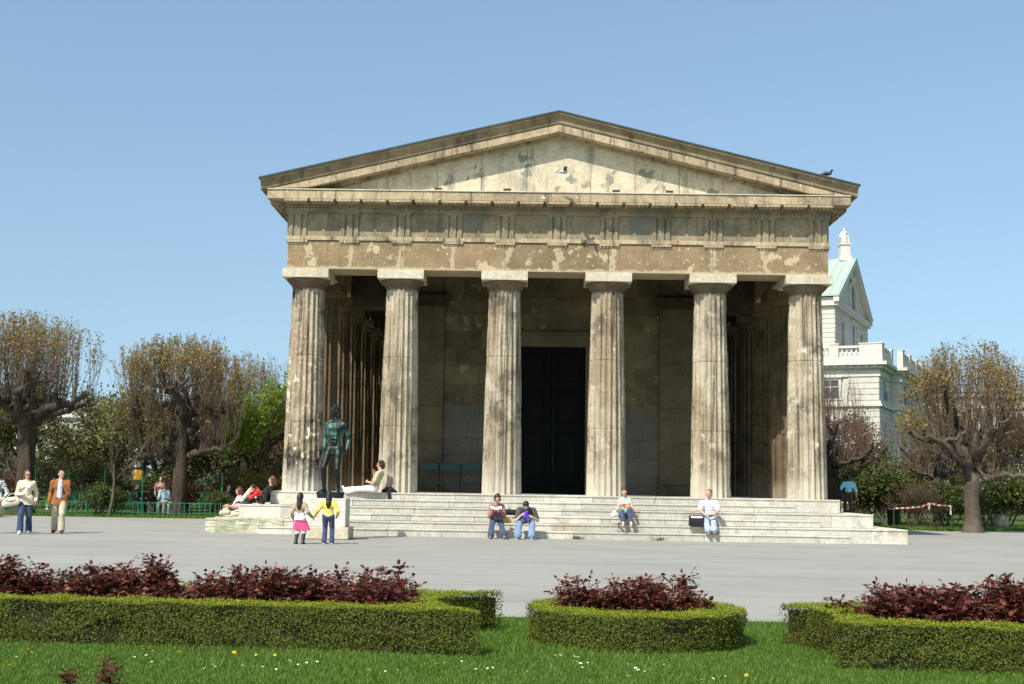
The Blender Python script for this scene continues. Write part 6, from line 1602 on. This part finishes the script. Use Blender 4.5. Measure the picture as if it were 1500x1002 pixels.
# pale blocks of flats behind the stout right tree and far at the left
M_PB = stone('pale_render', (.50,.48,.43), (.44,.42,.37), (.26,.24,.21), streak=.3, island=.04, grime=.2, grime_scale=.2, bump=.1, streak_scale=(.5,.5,.06))
M_RF = plain('grey_roof_tile', (.12,.10,.09), .8, .2, 0, .2, 1)
def flats(name, label, x0, y0, x1, y1, h, nx, nz, wz=2.0):
    t = empty(name, ((x0+x1)/2, y0, 0), 0, label, 'building'); w = x1-x0; d = y1-y0
    m = MB(); m.box(-w/2, 0, 0, w/2, d, h); m.build('wall', M_PB, t)
    m = MB(); m.box(-w/2-.3, -.4, h, w/2+.3, d+.4, h+.5); m.build('cornice', M_TT, t)
    m = MB(); m.prism([(-.3,h+.5),(d/2,h+1.3),(d+.3,h+.5)], 0, -w/2, w/2); m.build('roof', M_RF, t)
    for i in range(nx):
        for k in range(nz):
            cx_ = -w/2+(i+.5)*w/nx; z0 = 2.0+k*(h-2.4)/nz
            m = MB(); m.box(cx_-.75,-.12,z0-.15,cx_+.75,-.002,z0); m.box(cx_-.75,-.12,z0,cx_-.58,-.002,z0+wz); m.box(cx_+.58,-.12,z0,cx_+.75,-.002,z0+wz); m.box(cx_-.9,-.2,z0+wz,cx_+.9,-.002,z0+wz+.3)
            f = m.build('window', M_TT, t); m = MB(); m.box(cx_-.58,-.03,z0,cx_+.58,-.001,z0+wz); m.build('pane', M_TGL, f)
    return t
fb = flats('apartment_building', 'pale apartment block showing through the stout right tree', 56, 150, 92, 165, 15.2, 10, 4)
bs = flats('apartment_building', 'distant white building glimpsed between the two left pollards', -63.5, 120, -54, 134, 8.8, 4, 2)
bs = flats('apartment_building', 'distant pale building glimpsed through the leftmost pollard crown', -72, 118, -66.0, 130, 9.3, 3, 2)
# blue sheeted scaffold and aerial on that roof
o = empty('roof_scaffold', (58.2,151,15.5), 0, 'bright blue sheeted scaffold on the rooftop left of the stout tree crown', 'scaffold')
M_BLU = plain('blue_sheeting', (.03,.07,.52), .5, .3, 0, .25, 1.2, .5)
m = MB(); m.box(-1.3,0,1.5,.6,.6,2.9); m.box(.9,0,1.2,3.0,.6,2.4); m.box(-.8,-.1,2.9,.1,.5,3.3); m.build('sheeting', M_BLU, o, bevel=.15)
m = MB()
for x in (-1.3,.6,.9,3.0): m.tube([(x,-.05,0),(x,-.05,3.0)], .06, 5)
m.build('scaffold_pole', M_RF, o)
o = empty('rooftop_aerial', (68.6,152,15.7), 0, 'thin rooftop aerial mast above the stout right tree', 'aerial')
m = MB(); m.tube([(0,0,0),(0,0,6.5)], .06, 6); m.build('mast', M_RF, o); m = MB()
for z, w in ((6.4,.55),(6.1,.45),(5.7,.35)): m.tube([(-w,0,z),(w,0,z)], .035, 4)
m.build('element', M_RF, o)

# ------------------------------------------------------------------ left background: wire fence, chairs, signs, people
fn = empty('wire_fence', (-17,12.6,0), 0, 'tall green post and wire fence along the rose garden at left', 'fence')
M_GP = plain('green_fence_paint', (.02,.17,.085), .45, .4, 0, .2, 5)
xs_f = [-7.4,-4.6,-3.2,-1.9,-.45,1.05,2.6,4.2]
for i, x in enumerate(xs_f):
    m = MB(); m.tube([(x, 0, 0), (x+random.uniform(-.02,.02), 0, 1.72+random.uniform(-.12,.2))], .034, 7); m.lathe([(.042,1.70),(.03,1.76)], (x,0,0), 7); m.build('post', M_GP, fn)
m = MB()
for z in (.5,.95,1.4): m.tube([(x, 0, z+random.uniform(-.03,.03)) for x in xs_f], .006, 4)
m.build('wire', M_GP, fn)
rail_ = empty('low_railing', (-17,11.6,0), 0, 'low green metal railing at the edge of the grass at left', 'railing')
m = MB(); m.box(-8,-.010,.53,5.2,.010,.55); m.box(-8,-.010,.14,5.2,.010,.155); m.build('rail', M_GP, rail_)
m = MB()
for k in range(66): x = -8+k*.2; m.box(x,-.010,.0,x+.018,.010,.52) if k % 2 else m.box(x,-.012,.0,x+.026,.012,.60)
m.build('bars', M_GP, rail_)
def chair():
    r = empty('garden_chair', (0,0,0), 0, 'c', 'chair', 'green garden chairs at left')
    m = MB(); m.box(-.22,-.2,.43,.22,.22,.455); m.build('seat', M_CHAIR, r)
    m = MB()
    for k in range(5): m.box(-.2+k*.085,.20,.50,-.15+k*.085,.215,.85)
    m.box(-.22,.195,.84,.22,.222,.885); m.build('backrest', M_CHAIR, r)
    for sx in (-1, 1):
        for sy in (-1, 1): m = MB(); m.tube([(sx*.19,sy*.19,.43),(sx*.22,sy*.24,0)], .014, 5); m.build('leg', M_CHAIR, r)
        m = MB(); m.tube([(sx*.22,.20,.88),(sx*.22,.21,.45)], .013, 5); m.build('arm', M_CHAIR, r)
    return r
ch0 = chair(); cs = [(-19.3,14.6,2.9,'green garden chair behind the walking couple'),(-17.9,14.2,.3,'empty green garden chair left of the yellow sign'),(-16.6,14.0,2.8,'green garden chair under the seated person in dark clothes'),(-15.5,14.2,.4,'green garden chair under the seated person in light blue'),(-15.0,14.3,3.3,'green garden chair under the seated person in white'),
      (-13.3,14.2,3.0,'empty green garden chair just right of the big pollard trunk'),(-12.75,13.6,.2,'green garden chair under the seated person in black'),(-11.9,13.3,2.6,'empty green garden chair close to the left end of the steps'),(-18.6,13.5,3.4,'empty green garden chair behind the man in the rust blazer'),(-17.3,15.2,.1,'empty green garden chair behind the thin sapling'),(-14.0,15.2,3.1,'empty green garden chair behind the big pollard trunk')]
for i, (x, y, rz, lab) in enumerate(cs):
    o = ch0 if i == 0 else copy_tree(ch0); o.location = (x, y, 0); o.rotation_euler.z = rz; o['label'] = lab
def seated(x, y, face, top, legs, hair, label, H=1.66, sex='m', skinc=WARM): 
    return figure('person', label, (x, y, 0), face, H, pel=(0,0,.53), neck=(0,.02,1.02), hd=(.1,1,-.1), hl=(-.16,.36,.66), hr=(.16,.36,.66), fl=(-.12,.46,.08), fr=(.12,.46,.08), kl=(0,.6,1), kr=(0,.6,1), skinc=skinc, hair=hair, hairstyle='short' if sex == 'm' else 'bob', top=top, legs=legs, shoes=M_SHOEB, sex=sex, vox=.014, fingers=True, group='people resting in the rose garden at left')
seated(-16.6,14.0,60,F_BLACK,F_BLACK,M_HAIRK,'distant person in dark clothes seated behind the fence')
seated(-15.5,14.2,0,fabric('pale_sky_cotton', (.45,.62,.70)),F_OFFW,M_HAIRB,'distant person in light blue seated left of the big pollard trunk')
seated(-15.0,14.3,-20,F_WHITE,F_WHITE,M_HAIRL,'distant person in white seated beside the big pollard trunk', sex='f')
seated(-12.75,13.6,30,F_BLACK,F_BLACK,M_HAIRL,'distant person in black seated between the pollard trunks', skinc=PALE)
figure('person', 'distant person in pink top standing under the yellow sign', (-15.9,15.0,0), 20, 1.6, pel=(0,0,.83), neck=(0,0,1.32), hl=(-.2,.1,.8), hr=(.2,.1,.8), fl=(-.09,.05,.08), fr=(.09,0,.08), skinc=PALE, hair=M_HAIRB, top=fabric('dusty_pink', (.60,.32,.28)), legs=F_DBROWN, shoes=M_SHOEB, sex='f', vox=.014, sleeve='short', group='people resting in the rose garden at left')
def sign(name, x, y, z, w, h, mat, label, frame=None):
    o = empty(name, (x, y, 0), 0, label, 'sign'); m = MB(); m.tube([(0,.03,0),(0,.03,z+h/2)], .03, 7); m.build('post', M_GP, o)
    m = MB(); m.box(-w/2,-.012,z-h/2,w/2,.0,z+h/2); b = m.build('board', mat, o, bevel=.01)
    if frame: m = MB(); m.box(-w*.36,-.018,z-h*.18,w*.36,-.013,z+h*.2); m.build('white_band', frame, o)
sign('notice_sign', -16.75, 14.6, 1.62, .34, .40, plain('orange_yellow_enamel', (.78,.42,.03), .5, .4, 0, .12, 6), 'small orange yellow notice sign on a post in the rose garden')
sign('notice_sign', -12.65, 16.4, 1.05, .30, .42, plain('red_enamel', (.55,.06,.05), .5, .4), 'small red and white sign on a post near the thinner pollard', M_PAPER)
# boulder at the grass edge behind the couple
def boulder(name, loc, r, label, seed):
    g = np.random.default_rng(seed); S_ = SDF(.12)
    for k in range(6): S_.el(g.normal(0,.12,3)*np.array(r)+np.array([0,0,r[2]*.6]), np.array(r)*g.uniform(.6,.9))
    return solid(name, loc, S_, M_MOSSY, label, 'boulder', .02, .012)
boulder('boulder', (-20.1,8.3,-.03), (.42,.34,.46), 'rough grey brown boulder at the grass edge behind the walking woman', 3)
boulder('boulder', (19.35,17.0,-.03), (.34,.3,.4), 'pale grey stone at the grass edge by the right photo border', 9)

# ------------------------------------------------------------------ right background: barrier tape, bin
bt_ = empty('barrier_tape', (14.9,13.6,0), 0, 'sagging red and white barrier tape tied between thin stakes', 'tape')
n = NT('red_white_tape'); w = n.n('ShaderNodeTexWave'); w.bands_direction = 'X'; w.inputs['Scale'].default_value = 1.5; n.set(w.inputs['Vector'], n.pos())
M_TAPE = n.out(n.mix(n.ramp(w.outputs[1], .45, .55, False), (.55,.52,.48), (.42,.06,.05)), .4, .4)
pts = [(-1.0,0,.78),(-.5,-.01,.80),(.1,.02,.86),(.45,.0,1.00),(.8,.01,.93),(1.15,0,.92),(1.28,0,.90)]
m = MB()
for a, b in zip(pts[:-1], pts[1:]): m.add([(a[0],a[1]-.002,a[2]-.03),(b[0],b[1]-.002,b[2]-.03),(b[0],b[1]-.002,b[2]+.035),(a[0],a[1]-.002,a[2]+.035),(a[0],a[1]+.002,a[2]-.03),(b[0],b[1]+.002,b[2]-.03),(b[0],b[1]+.002,b[2]+.035),(a[0],a[1]+.002,a[2]+.035)],[(0,1,2,3),(7,6,5,4),(0,3,7,4),(1,5,6,2),(3,2,6,7),(0,4,5,1)])
m.add([(1.24,-.01,.92),(1.31,-.02,.92),(1.28,-.03,.55),(1.21,-.03,.58)],[(0,1,2,3)]); m.add([(.42,-.01,1.0),(.49,-.02,1.0),(.40,-.03,.75),(.34,-.03,.78)],[(0,1,2,3)])
m.build('tape', M_TAPE, bt_)
for x in (-1.0,.45,1.28): m = MB(); m.tube([(x,.02,0),(x+.01,.02,1.02)], .018, 6); m.build('stake', M_BARKG, bt_)
o = empty('litter_bin', (14.25,15.0,0), 0, 'dark blue grey litter bin under the barrier tape', 'bin')
M_BIN = plain('dark_blue_grey_metal', (.035,.055,.075), .5, .4, .2, .2, 6)
m = MB(); m.lathe([(.20,.06),(.235,.70),(.25,.70),(.25,.74),(.215,.74),(.19,.2)], n=18); m.build('bucket', M_BIN, o, True); m = MB(); m.tube([(0,.24,0),(0,.24,.85)], .025, 6); m.build('post', M_BIN, o)
o = empty('path_fence', (13.6,22.5,0), 0, 'low pale rail fence behind the shrubs right of the temple', 'fence')
m = MB(); m.box(-1.2,0,.86,3.2,.05,.94); m.build('rail', M_TT, o)
for x in (-1.0,.4,1.8,3.0): m = MB(); m.box(x,.05,0,x+.07,.12,.94); m.build('post', M_TT, o)

# ------------------------------------------------------------------ two pigeons
M_PIG = plain('pigeon_grey', (.09,.10,.13), .7, .3, 0, .3, 30); M_PIGD = plain('pigeon_dark', (.025,.028,.038), .6, .3, 0, .3, 30); M_PIGW = plain('pigeon_pale', (.50,.51,.54), .7, .3, 0, .15, 30); M_BEAK = plain('pigeon_feet', (.35,.10,.08), .6)
def pigeon(label, loc, rz, flying):
    r = empty('pigeon', loc, rz, label, 'bird')
    S_ = SDF(.02); S_.el((0,0,.10),(.135,.062,.062)); S_.rc((.08,0,.12),(.125,0,.175),.045,.030); S_.el((.14,0,.195),(.034,.026,.027)); S_.rc((.168,0,.192),(.192,0,.186),.010,.004,k=.005); S_.rc((-.10,0,.09),(-.235,0,.07),.04,.028,((0,0,1),.35))
    obj('body', S_.mesh('body', .006, M_PIGW if flying else M_PIGD), r)
    for q in (-1, 1):
        S_ = SDF(.01)
        if flying: S_.rc((.03,q*.05,.13),(.0,q*.20,.20),.055,.055,((0,0,1),.25)); S_.rc((.0,q*.20,.20),(-.10,q*.36,.15),.05,.018,((0,0,1),.25))
        else: S_.rc((.06,q*.05,.115),(-.16,q*.035,.085),.04,.018,((0,1,0),.4))
        obj('wing', S_.mesh('wing', .006, M_PIG), r)
        if not flying: m = MB(); m.tube([(.02,q*.025,.05),(.02,q*.028,0)], .006, 5); m.tube([(.0,q*.028,.004),(.05,q*.03,.004)], .005, 5); m.build('leg', M_BEAK, r)
        S_ = SDF(.001).el((.155,q*.024,.20),(.006,.004,.006)); obj('eye', S_.mesh('eye', .003, M_EYE), r)
pigeon('pale pigeon flying in front of the pediment', (.12,-1.9,10.42), R(20), True)
pigeon('dark pigeon perched near the right end of the sloping roof edge', (7.92,-1.25,12.535-.2405*7.92+.0), R(-8), False)
